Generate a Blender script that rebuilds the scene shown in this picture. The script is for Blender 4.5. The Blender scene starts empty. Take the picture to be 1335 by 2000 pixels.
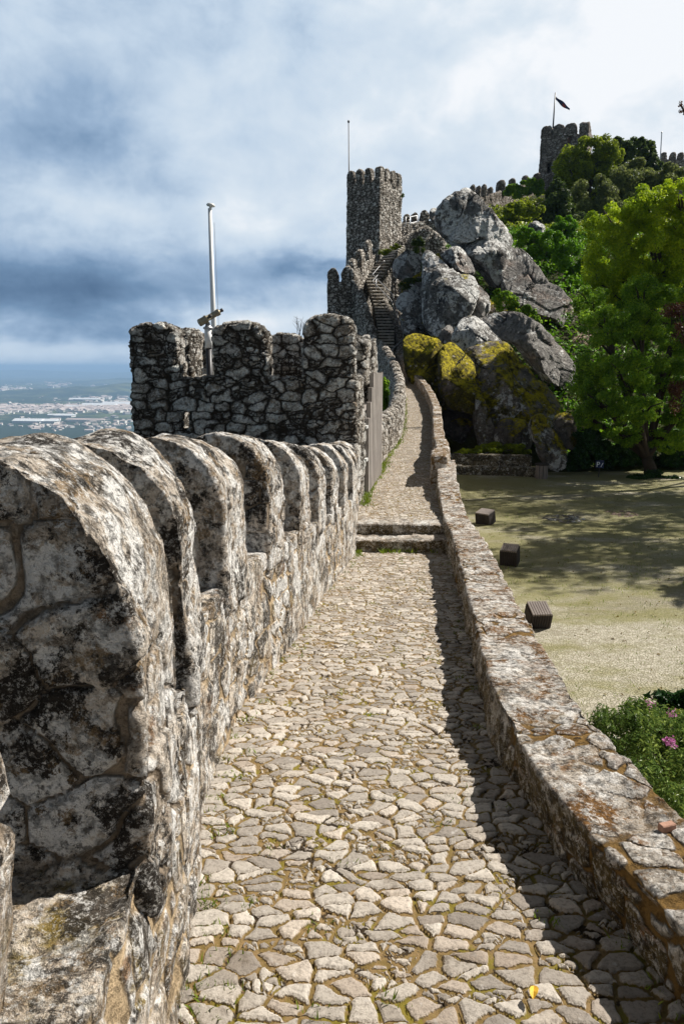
import bpy, bmesh, math, random
import numpy as np
from mathutils import Vector, Matrix, noise as mnoise
R = math.radians
# ------------------------------------------------------------------ camera
F, CX, CY, HOR = 1450.0, 667.5, 1000.0, 716.0
PITCH = math.atan((CY-HOR)/F)
scene = bpy.context.scene
COL = scene.collection
cd = bpy.data.cameras.new('camera'); cam = bpy.data.objects.new('camera', cd); COL.objects.link(cam)
cam.location = (0, 0, 0); cam.rotation_euler = (math.pi/2-PITCH, 0, 0)
cd.sensor_fit = 'VERTICAL'; cd.sensor_height = 36.0; cd.lens = F/2000*36
cd.clip_start = 0.05; cd.clip_end = 120000
scene.camera = cam
scene.render.resolution_x, scene.render.resolution_y = 683, 1024
scene.render.engine = 'CYCLES'
scene.view_settings.view_transform = 'Standard'; scene.view_settings.look = 'None'
scene.view_settings.gamma = 1; scene.view_settings.exposure = 0.50
scene.cycles.max_bounces = 6; scene.cycles.transparent_max_bounces = 4
# ------------------------------------------------------------------ sun
SUN_AZ, SUN_EL = R(66), R(44)          # azimuth measured clockwise from +Y
sdir = Vector((math.sin(SUN_AZ)*math.cos(SUN_EL), math.cos(SUN_AZ)*math.cos(SUN_EL), math.sin(SUN_EL)))
sl = bpy.data.lights.new('sun', 'SUN'); sl.energy = 5.0; sl.angle = R(0.5); sl.color = (1.0, 0.94, 0.85)
so = bpy.data.objects.new('sun', sl); COL.objects.link(so)
so.rotation_euler = sdir.to_track_quat('Z', 'Y').to_euler(); so.location = sdir*60

# ------------------------------------------------------------------ node helper
class NT:
    def __init__(s, tree): s.t = tree; s.n = tree.nodes; s.l = tree.links
    def new(s, typ, ins=None, **kw):
        n = s.n.new(typ)
        for k, v in kw.items(): setattr(n, k, v)
        if ins:
            for k, v in ins.items(): s.put(n.inputs[k], v)
        return n
    def put(s, sock, v):
        if hasattr(v, 'is_output'): s.l.new(v, sock)
        elif hasattr(v, 'outputs'): s.l.new(v.outputs[0], sock)
        else:
            if sock.type == 'RGBA' and len(v) == 3: v = (*v, 1)
            sock.default_value = v
    def m(s, op, a, b=0.0, c=0.0, clamp=False):
        return s.new('ShaderNodeMath', {0: a, 1: b, 2: c}, operation=op, use_clamp=clamp).outputs[0]
    def vm(s, op, a, b=(0, 0, 0)):
        return s.new('ShaderNodeVectorMath', {0: a, 1: b}, operation=op).outputs[0]
    def sep(s, v): return s.new('ShaderNodeSeparateXYZ', {0: v}).outputs
    def comb(s, x, y, z): return s.new('ShaderNodeCombineXYZ', {0: x, 1: y, 2: z}).outputs[0]
    def noise(s, vec, scale, detail=4, rough=0.6, col=False, dist=0.0):
        n = s.new('ShaderNodeTexNoise', {'Vector': vec, 'Scale': scale, 'Detail': detail, 'Roughness': rough, 'Distortion': dist})
        return n.outputs[1 if col else 0]
    def vor(s, vec, scale, feature='F1', dims='3D', rnd=1.0):
        return s.new('ShaderNodeTexVoronoi', {'Vector': vec, 'Scale': scale, 'Randomness': rnd}, feature=feature, voronoi_dimensions=dims)
    def ss(s, v, a, b, lo=0.0, hi=1.0):
        return s.new('ShaderNodeMapRange', {0: v, 1: a, 2: b, 3: lo, 4: hi}, interpolation_type='SMOOTHSTEP').outputs[0]
    def mix(s, f, a, b, bt='MIX'):
        n = s.new('ShaderNodeMix', data_type='RGBA', blend_type=bt, clamp_factor=True)
        s.put(n.inputs[0], f); s.put(n.inputs[6], a); s.put(n.inputs[7], b); return n.outputs[2]
    def ramp(s, v, stops, interp='LINEAR'):
        n = s.new('ShaderNodeValToRGB', {0: v}); cr = n.color_ramp; cr.interpolation = interp
        cr.elements[0].position = stops[0][0]; cr.elements[0].color = (*stops[0][1], 1)
        cr.elements[1].position = stops[-1][0]; cr.elements[1].color = (*stops[-1][1], 1)
        for p, c in stops[1:-1]:
            e = cr.elements.new(p); e.color = (*c, 1)
        return n.outputs[0]

# ------------------------------------------------------------------ sky
world = bpy.data.worlds.new('World'); scene.world = world; world.use_nodes = True
w = NT(world.node_tree); w.n.clear()
sky = w.new('ShaderNodeTexSky', sky_type='NISHITA'); sky.sun_disc = False
sky.sun_elevation = SUN_EL; sky.sun_rotation = SUN_AZ; sky.altitude = 400
d = w.new('ShaderNodeTexCoord').outputs['Generated']
dx, dy, dz = w.sep(d)
el = w.m('MULTIPLY', w.m('ARCSINE', dz), 57.2958)
az = w.m('MULTIPLY', w.m('ARCTAN2', dx, dy), 57.2958)
inv = w.m('DIVIDE', 1.0, w.m('ADD', w.m('MAXIMUM', dz, 0.0), 0.42))
pv = w.comb(w.m('MULTIPLY', dx, inv), w.m('MULTIPLY', dy, inv), w.m('MULTIPLY', dz, 1.5))
n1 = w.noise(w.vm('MULTIPLY', d, (1, 1, 1.15)), 4.2, 6, 0.52, dist=0.25)
n2 = w.noise(w.vm('ADD', w.vm('MULTIPLY', d, (1, 1, 1.25)), (5, 2, 1)), 11, 7, 0.6, dist=0.3)
n3 = w.noise(w.comb(w.m('MULTIPLY', az, 0.085), w.m('MULTIPLY', el, 0.13), 3.1), 1.0, 6, 0.55, dist=0.5)
nd = w.sep(w.noise(w.comb(w.m('MULTIPLY', az, 0.05), w.m('MULTIPLY', el, 0.12), 1.0), 1.6, 5, 0.55, col=True))
azd = w.m('ADD', az, w.m('MULTIPLY', w.m('SUBTRACT', nd[0], 0.5), 22)); eld = w.m('ADD', el, w.m('MULTIPLY', w.m('SUBTRACT', nd[1], 0.5), 6.5))
def gauss(a0, e0, sa, se):
    a = w.m('DIVIDE', w.m('SUBTRACT', azd, a0), sa); e = w.m('DIVIDE', w.m('SUBTRACT', eld, e0), se)
    return w.m('EXPONENT', w.m('MULTIPLY', w.m('ADD', w.m('MULTIPLY', a, a), w.m('MULTIPLY', e, e)), -1.0))
v = w.m('ADD', w.m('MULTIPLY', w.m('SUBTRACT', n1, 0.5), 0.55), w.m('MULTIPLY', w.m('SUBTRACT', n2, 0.5), 0.48))
v = w.m('ADD', v, w.m('MULTIPLY', w.m('SUBTRACT', n3, 0.5), 0.70))
v = w.m('ADD', v, w.ss(az, -26, 10, 0.56, 0.80))
for (a0, e0, sa, se, amp) in [(-22, 5.0, 15, 2.6, -0.52), (-24, 14.5, 8, 3.6, -0.16), (-16, 10.8, 12, 1.6, 0.16), (-6, 7.2, 6, 1.8, -0.20),
                              (-8, 3.0, 6, 1.6, 0.34), (-22, 1.2, 14, 0.9, 0.18), (30, 26, 18, 10, 0.4), (-1.5, 6.8, 3.0, 0.9, -0.30), (-10, 18, 8, 4, 0.10), (-27, 21, 8, 4, 0.12)]:
    v = w.m('ADD', v, w.m('MULTIPLY', gauss(a0, e0, sa, se), amp))
cc = w.ramp(v, [(0.0, (0.09, 0.165, 0.29)), (0.25, (0.18, 0.295, 0.46)), (0.45, (0.33, 0.46, 0.64)), (0.66, (0.56, 0.68, 0.82)), (0.85, (0.72, 0.81, 0.90)), (1.0, (0.93, 0.96, 1.0))])
blue = w.mix(1.0, w.new('ShaderNodeVectorMath', {0: sky.outputs[0], 'Scale': 0.05}, operation='SCALE').outputs[0], (0.9, 0.98, 1.1), 'MULTIPLY')
cover = w.ss(v, -0.4, -0.05)
skyc = w.mix(cover, blue, cc)
# added dimming of the unseen sky overhead and behind the viewer, deepens shade
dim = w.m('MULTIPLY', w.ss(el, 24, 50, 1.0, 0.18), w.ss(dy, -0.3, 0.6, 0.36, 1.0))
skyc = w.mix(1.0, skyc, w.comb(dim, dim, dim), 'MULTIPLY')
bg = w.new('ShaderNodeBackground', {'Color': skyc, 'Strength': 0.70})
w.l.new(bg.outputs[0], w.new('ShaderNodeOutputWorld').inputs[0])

# ------------------------------------------------------------------ projection helpers
sp_, cp_ = math.sin(PITCH), math.cos(PITCH)
def ray(px, py):
    a = (px-CX)/F; b = (CY-py)/F
    return Vector((a, cp_+b*sp_, -sp_+b*cp_))
def PT(px, py, Y):
    r = ray(px, py); return r*(Y/r.y)
def lerp_tab(tab, t):
    xs = [a for a, _ in tab]; ys = [b for _, b in tab]
    return float(np.interp(t, xs, ys))
HP = [(-4, 1.62), (1.7, 1.65), (3.0, 1.73), (4.9, 1.93), (7.25, 2.19), (10.05, 2.53), (10.06, 2.37), (10.45, 2.37), (10.46, 2.22), (16, 2.25),
      (22.5, 2.2), (27, 1.95), (32, 1.5), (38, 0.75), (45, -0.42)]
def pz(Y): return -lerp_tab(HP, Y)
def ground(px, py):
    Y = 3.0; r = ray(px, py)
    for _ in range(60):
        h = -pz(Y); Y = 0.5*Y + 0.5*(h/(-r.z))*r.y
    return (r*(Y/r.y)).x, Y
Lpx = [(352, 2000), (372, 1900), (385, 1700), (398, 1560), (415, 1500), (468, 1400), (512, 1335), (560, 1272), (602, 1212), (642, 1150), (694, 1082)]
Rpx = [(1335, 1965), (1265, 1888), (1187, 1795), (1108, 1706), (1056, 1633), (1015, 1571), (976, 1480), (948, 1400), (926, 1300), (905, 1200), (890, 1135), (877, 1082)]
Ltab = [(-4, -0.15), (0, -0.36)] + [(b, a) for a, b in (ground(*p) for p in Lpx)]
Rtab = [(-4, 2.3), (0, 1.22)] + [(b, a) for a, b in (ground(*p) for p in Rpx)]
Ltab += [(10.6, 0.21), (12.2, 0.30), (14, 0.44), (16, 0.74), (18, 1.04), (20, 1.36), (22, 1.66), (24, 1.93), (28, 2.33), (33, 2.72), (38, 2.80), (42, 2.62), (45, 2.36)]
Rtab += [(10.6, 1.46), (13, 1.68), (15, 1.93), (18, 2.22), (22.5, 2.74), (28, 3.38), (32, 3.62), (35, 3.66), (38, 3.55), (42, 3.3), (45.5, 3.1)]
Ltab.sort(); Rtab.sort()
def smooth_tab(tab):
    ys = np.linspace(tab[0][0], tab[-1][0], 400)
    v = np.interp(ys, [a for a, _ in tab], [b for _, b in tab])
    k = np.array([1, 2, 3, 2, 1])/9.0
    for _ in range(3): v[2:-2] = np.convolve(v, k, 'valid')
    return list(zip(ys, v))
Ltab = smooth_tab(Ltab); Rtab = smooth_tab(Rtab)
LX = lambda Y: lerp_tab(Ltab, Y)
RX = lambda Y: lerp_tab(Rtab, Y)

# ------------------------------------------------------------------ numpy noise
def _hash(i, j, k, seed):
    n = (i*374761393 + j*668265263 + k*2147483647 + seed*1274126177) & 0xFFFFFFFF
    n = ((n ^ (n >> 13))*1274126177) & 0xFFFFFFFF
    return ((n ^ (n >> 16)) & 0xFFFF)/65535.0
def vnoise(p, seed=0):
    f = np.floor(p).astype(np.int64); t = p-f; t = t*t*(3-2*t)
    r = 0
    for a in (0, 1):
        for b in (0, 1):
            for c in (0, 1):
                wgt = (t[:, 0] if a else 1-t[:, 0])*(t[:, 1] if b else 1-t[:, 1])*(t[:, 2] if c else 1-t[:, 2])
                r = r + wgt*_hash(f[:, 0]+a, f[:, 1]+b, f[:, 2]+c, seed)
    return r*2-1
def fbm(p, octv=4, seed=0, gain=0.5):
    s = 0; a = 1.0
    for o in range(octv):
        s = s + a*vnoise(p*(2.03**o)+17.3*o, seed+o); a *= gain
    return s

def stones_np(p, cell, flat=1.3, seed=0, power=4.0, jit=0.8):
    """blocky cells: returns joint distance (0 at a joint) and a random value per stone"""
    w_ = np.stack([fbm(p*1.6/cell*.5+11, 2, seed+1), fbm(p*1.6/cell*.5+23, 2, seed+2), fbm(p*1.6/cell*.5+37, 2, seed+3)], 1)*cell*.16
    q = (p+w_)/cell*np.array([1, 1, flat]); f = np.floor(q).astype(np.int64)
    d1 = np.full(len(p), 9.0); d2 = np.full(len(p), 9.0); r1 = np.zeros(len(p))
    for a in (-1, 0, 1):
        for b in (-1, 0, 1):
            for c in (-1, 0, 1):
                i, j, k = f[:, 0]+a, f[:, 1]+b, f[:, 2]+c
                h0, h1, h2 = _hash(i, j, k, seed+5), _hash(i, j, k, seed+6), _hash(i, j, k, seed+7)
                dd = (np.abs(i+.5+(h0-.5)*jit-q[:, 0])**power+np.abs(j+.5+(h1-.5)*jit-q[:, 1])**power+np.abs(k+.5+(h2-.5)*jit-q[:, 2])**power)**(1/power)
                closer = dd < d1
                d2 = np.where(closer, d1, np.minimum(d2, dd)); r1 = np.where(closer, _hash(i, j, k, seed+8), r1); d1 = np.minimum(d1, dd)
    return (d2-d1)*.5, r1

# ------------------------------------------------------------------ object helpers
def tag(o, label=None, cat=None, group=None, kind=None):
    if label: o['label'] = label
    if cat: o['category'] = cat
    if group: o['group'] = group
    if kind: o['kind'] = kind
    return o
def thing(name, loc, label, cat, group=None):
    o = bpy.data.objects.new(name, None); COL.objects.link(o); o.location = loc; o.empty_display_size = 0.2
    return tag(o, label, cat, group)
def mesh_np(name, V, Fc, mat, parent=None, smooth=True, origin=None):
    """V (n,3) world coords, Fc (m,k) faces of equal size"""
    V = np.asarray(V, dtype=np.float64); Fc = np.asarray(Fc, dtype=np.int32)
    off = np.array(parent_world(parent)) if parent else (np.array(origin) if origin is not None else np.zeros(3))
    me = bpy.data.meshes.new(name)
    me.vertices.add(len(V)); me.vertices.foreach_set('co', (V-off).astype(np.float32).ravel())
    k = Fc.shape[1]; me.loops.add(Fc.size); me.loops.foreach_set('vertex_index', Fc.ravel())
    me.polygons.add(len(Fc)); me.polygons.foreach_set('loop_start', np.arange(0, Fc.size, k, dtype=np.int32))
    try: me.polygons.foreach_set('loop_total', np.full(len(Fc), k, dtype=np.int32))
    except Exception: pass
    me.update(calc_edges=True); me.validate()
    me.polygons.foreach_set('use_smooth', [smooth]*len(me.polygons))
    if mat: me.materials.append(mat)
    o = bpy.data.objects.new(name, me); COL.objects.link(o)
    if parent: o.parent = parent
    else: o.location = off
    return o
def parent_world(p):
    v = Vector((0, 0, 0))
    while p is not None: v = v + p.location; p = p.parent
    return v
def from_bm(name, bm, mat, parent=None, smooth=False, origin=None):
    off = parent_world(parent) if parent else Vector(origin or (0, 0, 0))
    bm.normal_update()
    me = bpy.data.meshes.new(name); bmesh.ops.translate(bm, verts=bm.verts, vec=-off); bm.to_mesh(me); bm.free()
    for p in me.polygons: p.use_smooth = smooth
    if mat: me.materials.append(mat)
    o = bpy.data.objects.new(name, me); COL.objects.link(o)
    if parent: o.parent = parent
    else: o.location = off
    return o
def bm_prism(bm, pts, vec):
    """closed prism from planar polygon pts swept by vec"""
    a = [bm.verts.new(p) for p in pts]; b = [bm.verts.new(Vector(p)+Vector(vec)) for p in pts]
    n = len(pts)
    bm.faces.new(a); bm.faces.new(b[::-1])
    for i in range(n): bm.faces.new((a[i], b[i], b[(i+1) % n], a[(i+1) % n]))
def bm_box(bm, lo, hi, rot=0, piv=None):
    lo, hi = Vector(lo), Vector(hi)
    vs = []
    for z in (lo.z, hi.z):
        for (x, y) in ((lo.x, lo.y), (hi.x, lo.y), (hi.x, hi.y), (lo.x, hi.y)): vs.append(bm.verts.new((x, y, z)))
    for f in ((3, 2, 1, 0), (4, 5, 6, 7), (0, 1, 5, 4), (1, 2, 6, 5), (2, 3, 7, 6), (3, 0, 4, 7)): bm.faces.new([vs[i] for i in f])
    if rot:
        c = Vector(piv) if piv else (lo+hi)/2
        bmesh.ops.rotate(bm, verts=vs, cent=c, matrix=Matrix.Rotation(rot, 3, 'Z'))
    return vs
def bm_hull_strip(bm, secs):
    """solid from a list of 4-corner sections"""
    vs = [[bm.verts.new(p) for p in s] for s in secs]
    k = len(secs[0])
    for i in range(len(vs)-1):
        for j in range(k):
            bm.faces.new((vs[i][j], vs[i][(j+1) % k], vs[i+1][(j+1) % k], vs[i+1][j]))
    bm.faces.new(vs[0][::-1]); bm.faces.new(vs[-1])
def bm_tube(bm, pts, radii, seg=8):
    pts = [Vector(p) for p in pts]; rings = []
    if not hasattr(radii, '__len__'): radii = [radii]*len(pts)
    for i, p in enumerate(pts):
        t = (pts[min(i+1, len(pts)-1)]-pts[max(i-1, 0)]).normalized()
        u = t.cross(Vector((0, 0, 1)) if abs(t.z) < .9 else Vector((1, 0, 0))).normalized(); v_ = t.cross(u)
        rings.append([bm.verts.new(p+(u*math.cos(2*math.pi*k/seg)+v_*math.sin(2*math.pi*k/seg))*radii[i]) for k in range(seg)])
    for a, b in zip(rings, rings[1:]):
        for k in range(seg): bm.faces.new((a[k], a[(k+1) % seg], b[(k+1) % seg], b[k]))
    bm.faces.new(rings[0][::-1]); bm.faces.new(rings[-1])
def rough(name, bm, mat, voxel, amp, nscale, parent=None, origin=None, seed=0, cut=None, octv=4, smoothit=2, stone=None):
    """solid -> voxel remesh -> rounded and roughened mesh"""
    bm.normal_update(); bmesh.ops.recalc_face_normals(bm, faces=bm.faces)
    me = bpy.data.meshes.new('tmp'); bm.to_mesh(me); bm.free()
    o = bpy.data.objects.new('tmp', me); COL.objects.link(o)
    r = o.modifiers.new('r', 'REMESH'); r.mode = 'VOXEL'; r.voxel_size = voxel; r.adaptivity = 0
    if cut is not None:
        bmesh.ops.recalc_face_normals(cut, faces=cut.faces)
        mc = bpy.data.meshes.new('tmpc'); cut.to_mesh(mc); cut.free(); oc = bpy.data.objects.new('tmpc', mc); COL.objects.link(oc)
        b = o.modifiers.new('b', 'BOOLEAN'); b.object = oc; b.operation = 'DIFFERENCE'; b.solver = 'EXACT'
        r = o.modifiers.new('r2', 'REMESH'); r.mode = 'VOXEL'; r.voxel_size = voxel; r.adaptivity = 0
    s = o.modifiers.new('s', 'SMOOTH'); s.iterations = smoothit; s.factor = 0.6
    dg = bpy.context.evaluated_depsgraph_get(); ev = o.evaluated_get(dg); m2 = bpy.data.meshes.new_from_object(ev)
    bpy.data.objects.remove(o)
    if cut is not None: bpy.data.objects.remove(oc)
    n = len(m2.vertices); V = np.empty(n*3, np.float32); m2.vertices.foreach_get('co', V); V = V.reshape(-1, 3).astype(np.float64)
    Nn = np.empty(n*3, np.float32); m2.vertex_normals.foreach_get('vector', Nn); Nn = Nn.reshape(-1, 3)
    base_n = fbm(V*nscale, octv, seed)*amp
    if stone:
        cell, dep, gp, cover, captop = stone
        e, r_ = stones_np(V, cell, seed=7); plaster = np.clip((vnoise(V*1.1, 91)+vnoise(V*2.7, 92)*.5-(1-2*cover))*3, 0, 1)
        plaster = np.maximum(plaster, np.clip((Nn[:, 2]-.25+vnoise(V*5, 93)*.25)*3, 0, captop))
        e = e+fbm(V*16, 3, 44)*.022; k = np.clip((e-gp*.3)/gp, 0, 1); k = k*k*(3-2*k); k = np.maximum(k, plaster)
        base_n = base_n+(k-1)*dep+(r_-.5)*dep*.9*(1-plaster)
    V += Nn*base_n[:, None]
    off = np.array(parent_world(parent)) if parent else np.array(origin if origin is not None else (0, 0, 0))
    m2.vertices.foreach_set('co', (V-off).astype(np.float32).ravel())
    m2.polygons.foreach_set('use_smooth', [True]*len(m2.polygons)); m2.update()
    if stone:
        for nm_, arr in (('joint', k), ('srand', r_*(1-plaster)+.5*plaster)):
            at = m2.attributes.new(nm_, 'FLOAT', 'POINT'); at.data.foreach_set('value', arr.astype(np.float32))
    m2.materials.clear(); m2.materials.append(mat); m2.name = name
    o = bpy.data.objects.new(name, m2); COL.objects.link(o)
    if parent: o.parent = parent
    else: o.location = off
    return o

# ------------------------------------------------------------------ materials
def new_mat(name):
    m = bpy.data.materials.new(name); m.use_nodes = True; t = NT(m.node_tree); t.n.clear(); return m, t
def finish(m, t, color, rough_=0.9, height=None, hscale=0.02, method='BOTH', spec=0.25, extra=None):
    b = t.new('ShaderNodeBsdfPrincipled', {'Base Color': color, 'Roughness': rough_})
    b.inputs['Specular IOR Level'].default_value = spec
    if extra:
        for k, v_ in extra.items(): t.put(b.inputs[k], v_)
    out = t.new('ShaderNodeOutputMaterial'); t.l.new(b.outputs[0], out.inputs[0])
    if height is not None:
        if method == 'BUMP':
            bp = t.new('ShaderNodeBump', {'Strength': 1.0, 'Distance': hscale, 'Height': height}); t.l.new(bp.outputs[0], b.inputs['Normal'])
        else:
            dn = t.new('ShaderNodeDisplacement', {'Height': height, 'Midlevel': 0.7, 'Scale': hscale}); t.l.new(dn.outputs[0], out.inputs['Displacement'])
            m.displacement_method = method
    return m
def pos(t): return t.new('ShaderNodeNewGeometry').outputs['Position']
def nrm(t): return t.sep(t.new('ShaderNodeNewGeometry').outputs['True Normal'])

def rubble(name, size, flat=1.6, light=(0.42, 0.39, 0.35), dark=(0.10, 0.085, 0.07), mortar=(0.035, 0.028, 0.02), lichen=0.5, moss=0.3, hs=0.03,
           gap=0.09, streak=0.0, ochre=0.2, mossc=(0.16, 0.12, 0.015), blotch=1.0, method='BOTH', topmoss=0.0, merge=0.0, grits=55, lsc=3.2, lcol=(0.60, 0.59, 0.56), pitd=0.72, wrp=0.75, attr=False, bright=1.0, sidemoss=0.0, patch=0.0):
    m, t = new_mat(name); P = pos(t); nx, ny, nz = nrm(t)
    warp = t.vm('SUBTRACT', t.noise(P, 1.1/size, 3, 0.55, col=True), (0.5, 0.5, 0.5))
    wp = t.vm('ADD', P, t.new('ShaderNodeVectorMath', {0: warp, 'Scale': size*wrp}, operation='SCALE').outputs[0])
    wp = t.vm('MULTIPLY', wp, (1, 1, flat))
    def cells(sc_):
        f1 = t.vor(wp, sc_, 'F1', rnd=0.85); f2 = t.vor(wp, sc_, 'F2', rnd=0.85)
        for n_ in (f1, f2): n_.distance = 'MINKOWSKI'; n_.inputs['Exponent'].default_value = 4.0
        return t.m('MULTIPLY', t.m('SUBTRACT', f2.outputs['Distance'], f1.outputs['Distance']), 0.55), t.sep(f1.outputs['Color'])
    if attr:
        edge = t.new('ShaderNodeAttribute', attribute_name='joint').outputs['Fac']; rnd = t.new('ShaderNodeAttribute', attribute_name='srand').outputs['Fac']
    else:
        ve, vc = cells(1/size); ve2, vc2 = cells(2.1/size)
        small = t.m('GREATER_THAN', vc[2], 0.66)
        edge = t.m('MINIMUM', ve, t.m('ADD', t.m('MULTIPLY', ve2, 0.8), t.m('MULTIPLY', t.m('SUBTRACT', 1.0, small), 2.0)))
        rnd = t.m('ADD', t.m('MULTIPLY', vc[0], t.m('SUBTRACT', 1.0, small)), t.m('MULTIPLY', vc2[0], small))
    fine = t.noise(P, 22/size*0.25+14, 6, 0.72)
    mid = t.noise(P, 1.1/size+2, 5, 0.65)
    e2 = t.m('ADD', edge, t.m('MULTIPLY', t.m('SUBTRACT', fine, 0.5), 0.10))
    mask = t.ss(e2, gap*0.1, gap*1.1)
    if attr: mask = t.ss(e2, 0.05, 0.5)
    if merge and not attr: mask = t.m('MAXIMUM', mask, t.ss(t.noise(P, 1.3, 3, 0.6), 0.62-merge*0.35, 0.74-merge*0.35))
    h = t.m('ADD', t.m('MULTIPLY', mask, t.m('ADD', 0.75, t.m('MULTIPLY', rnd, 0.5))), t.m('MULTIPLY', t.m('SUBTRACT', mid, 0.5), 0.9))
    grit = t.noise(P, grits, 5, 0.8); pits = t.ss(t.noise(P, grits*0.42, 6, 0.78), 0.36, 0.50)
    h = t.m('ADD', h, t.m('MULTIPLY', t.m('SUBTRACT', fine, 0.5), 0.9)); h = t.m('ADD', h, t.m('MULTIPLY', pits, 0.45)); h = t.m('ADD', h, t.m('MULTIPLY', t.m('SUBTRACT', grit, 0.5), 0.35))
    base = t.mix(t.ss(t.m('MULTIPLY', t.m('ADD', rnd, mid), 0.5), 0.2, 0.75), dark, light)
    base = t.mix(t.ss(fine, 0.36, 0.52), dark, base)
    # lichens: pale crusts, black crusts
    lz = t.noise(P, lsc, 8, 0.72, dist=0.2); lz2 = t.noise(P, lsc*4, 6, 0.75)
    lm = t.ss(t.m('ADD', t.m('MULTIPLY', lz, 0.75), t.m('MULTIPLY', lz2, 0.25)), 0.60-0.13*lichen, 0.63-0.11*lichen)
    base = t.mix(t.m('MULTIPLY', lm, 0.9), base, lcol)
    bz = t.noise(t.vm('ADD', P, (7.7, 3.1, 5.5)), 2.6, 8, 0.74)
    bm_ = t.ss(bz, 0.60-0.09*blotch, 0.68-0.09*blotch)
    base = t.mix(t.m('MULTIPLY', bm_, 0.82), base, (0.03, 0.026, 0.022))
    if streak:
        sz = t.noise(t.vm('MULTIPLY', P, (1, 1, 0.16)), 9, 6, 0.7)
        base = t.mix(t.m('MULTIPLY', t.ss(sz, 0.52, 0.64), streak), base, (0.05, 0.04, 0.025))
        base = t.mix(t.m('MULTIPLY', t.ss(t.noise(t.vm('MULTIPLY', t.vm('ADD', P, (3, 9, 1)), (1, 1, 0.14)), 7, 6, 0.7), 0.56, 0.66), streak), base, (0.21, 0.13, 0.03))
        base = t.mix(t.m('MULTIPLY', t.ss(t.noise(t.vm('MULTIPLY', t.vm('ADD', P, (8, 2, 1)), (1, 1, 0.12)), 8, 5, 0.7), 0.60, 0.66), streak), base, (0.55, 0.53, 0.50))
    oz = t.noise(t.vm('ADD', P, (1.7, 9.1, 2.5)), 5.0, 6, 0.7)
    base = t.mix(t.m('MULTIPLY', t.ss(oz, 0.66-0.14*ochre, 0.74-0.14*ochre), 0.8), base, (0.26, 0.12, 0.03))
    mz = t.noise(t.vm('ADD', P, (4.7, 1.1, 8.5)), 2.2, 7, 0.68)
    mm = t.ss(t.m('ADD', mz, t.m('MULTIPLY', nz, 0.06)), 0.70-0.2*moss, 0.78-0.2*moss)
    base = t.mix(t.m('MULTIPLY', mm, 0.85), base, mossc)
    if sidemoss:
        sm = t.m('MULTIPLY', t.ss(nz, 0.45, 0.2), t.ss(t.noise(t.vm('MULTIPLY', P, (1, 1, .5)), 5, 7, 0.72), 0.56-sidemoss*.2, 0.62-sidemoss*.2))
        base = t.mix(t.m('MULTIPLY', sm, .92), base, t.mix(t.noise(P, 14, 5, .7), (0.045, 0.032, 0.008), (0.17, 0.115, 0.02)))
    if topmoss:
        tm = t.m('MULTIPLY', t.ss(nz, 0.4, 0.8), t.ss(t.noise(P, 6.5, 8, 0.75), 0.55-topmoss*0.14, 0.62-topmoss*0.14))
        base = t.mix(tm, base, t.mix(t.noise(P, 20, 3), (0.10, 0.05, 0.015), (0.30, 0.14, 0.03)))
    if patch:
        pw = t.vm('ADD', P, t.new('ShaderNodeVectorMath', {0: t.noise(P, 30, 4, .7, col=True), 'Scale': .03}, operation='SCALE').outputs[0])
        q1 = t.noise(t.vm('ADD', pw, (2, 7, 4)), 3.4, 9, .78); q2 = t.noise(t.vm('ADD', pw, (6, 1, 9)), 4.2, 9, .76)
        base = t.mix(t.m('MULTIPLY', t.ss(q2, .495, .53), patch), base, (0.035, 0.028, 0.022))
        base = t.mix(t.m('MULTIPLY', t.ss(t.noise(t.vm('ADD', pw, (9, 9, 3)), 6, 7, .75), .54, .60), patch*.75), base, (0.30, 0.20, 0.10))
        base = t.mix(t.m('MULTIPLY', t.ss(q1, .525, .555), patch), base, (0.88, 0.86, 0.83))
    base = t.mix(t.m('SUBTRACT', 1.0, pits), base, t.mix(pitd, base, (0.03, 0.024, 0.018)))
    base = t.mix(t.m('MULTIPLY', t.ss(grit, 0.53, 0.62), 0.6), base, (0.76, 0.73, 0.68))
    spk = t.noise(t.vm('ADD', P, (3, 3, 9)), grits*.3, 6, .8); base = t.mix(t.m('MULTIPLY', t.ss(spk, .56, .61), .75), base, lcol); base = t.mix(t.m('MULTIPLY', t.ss(spk, .43, .39), .7), base, (0.045, 0.037, 0.03))
    base = t.mix(t.m('MULTIPLY', t.ss(grit, 0.46, 0.36), 0.5), base, (0.05, 0.04, 0.03))
    col = t.mix(mask, t.mix(t.noise(P, 9, 4, .7), mortar, tuple(v_*2.6 for v_ in mortar)), base)
    return finish(m, t, col, 0.93, h, hs, method)

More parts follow.
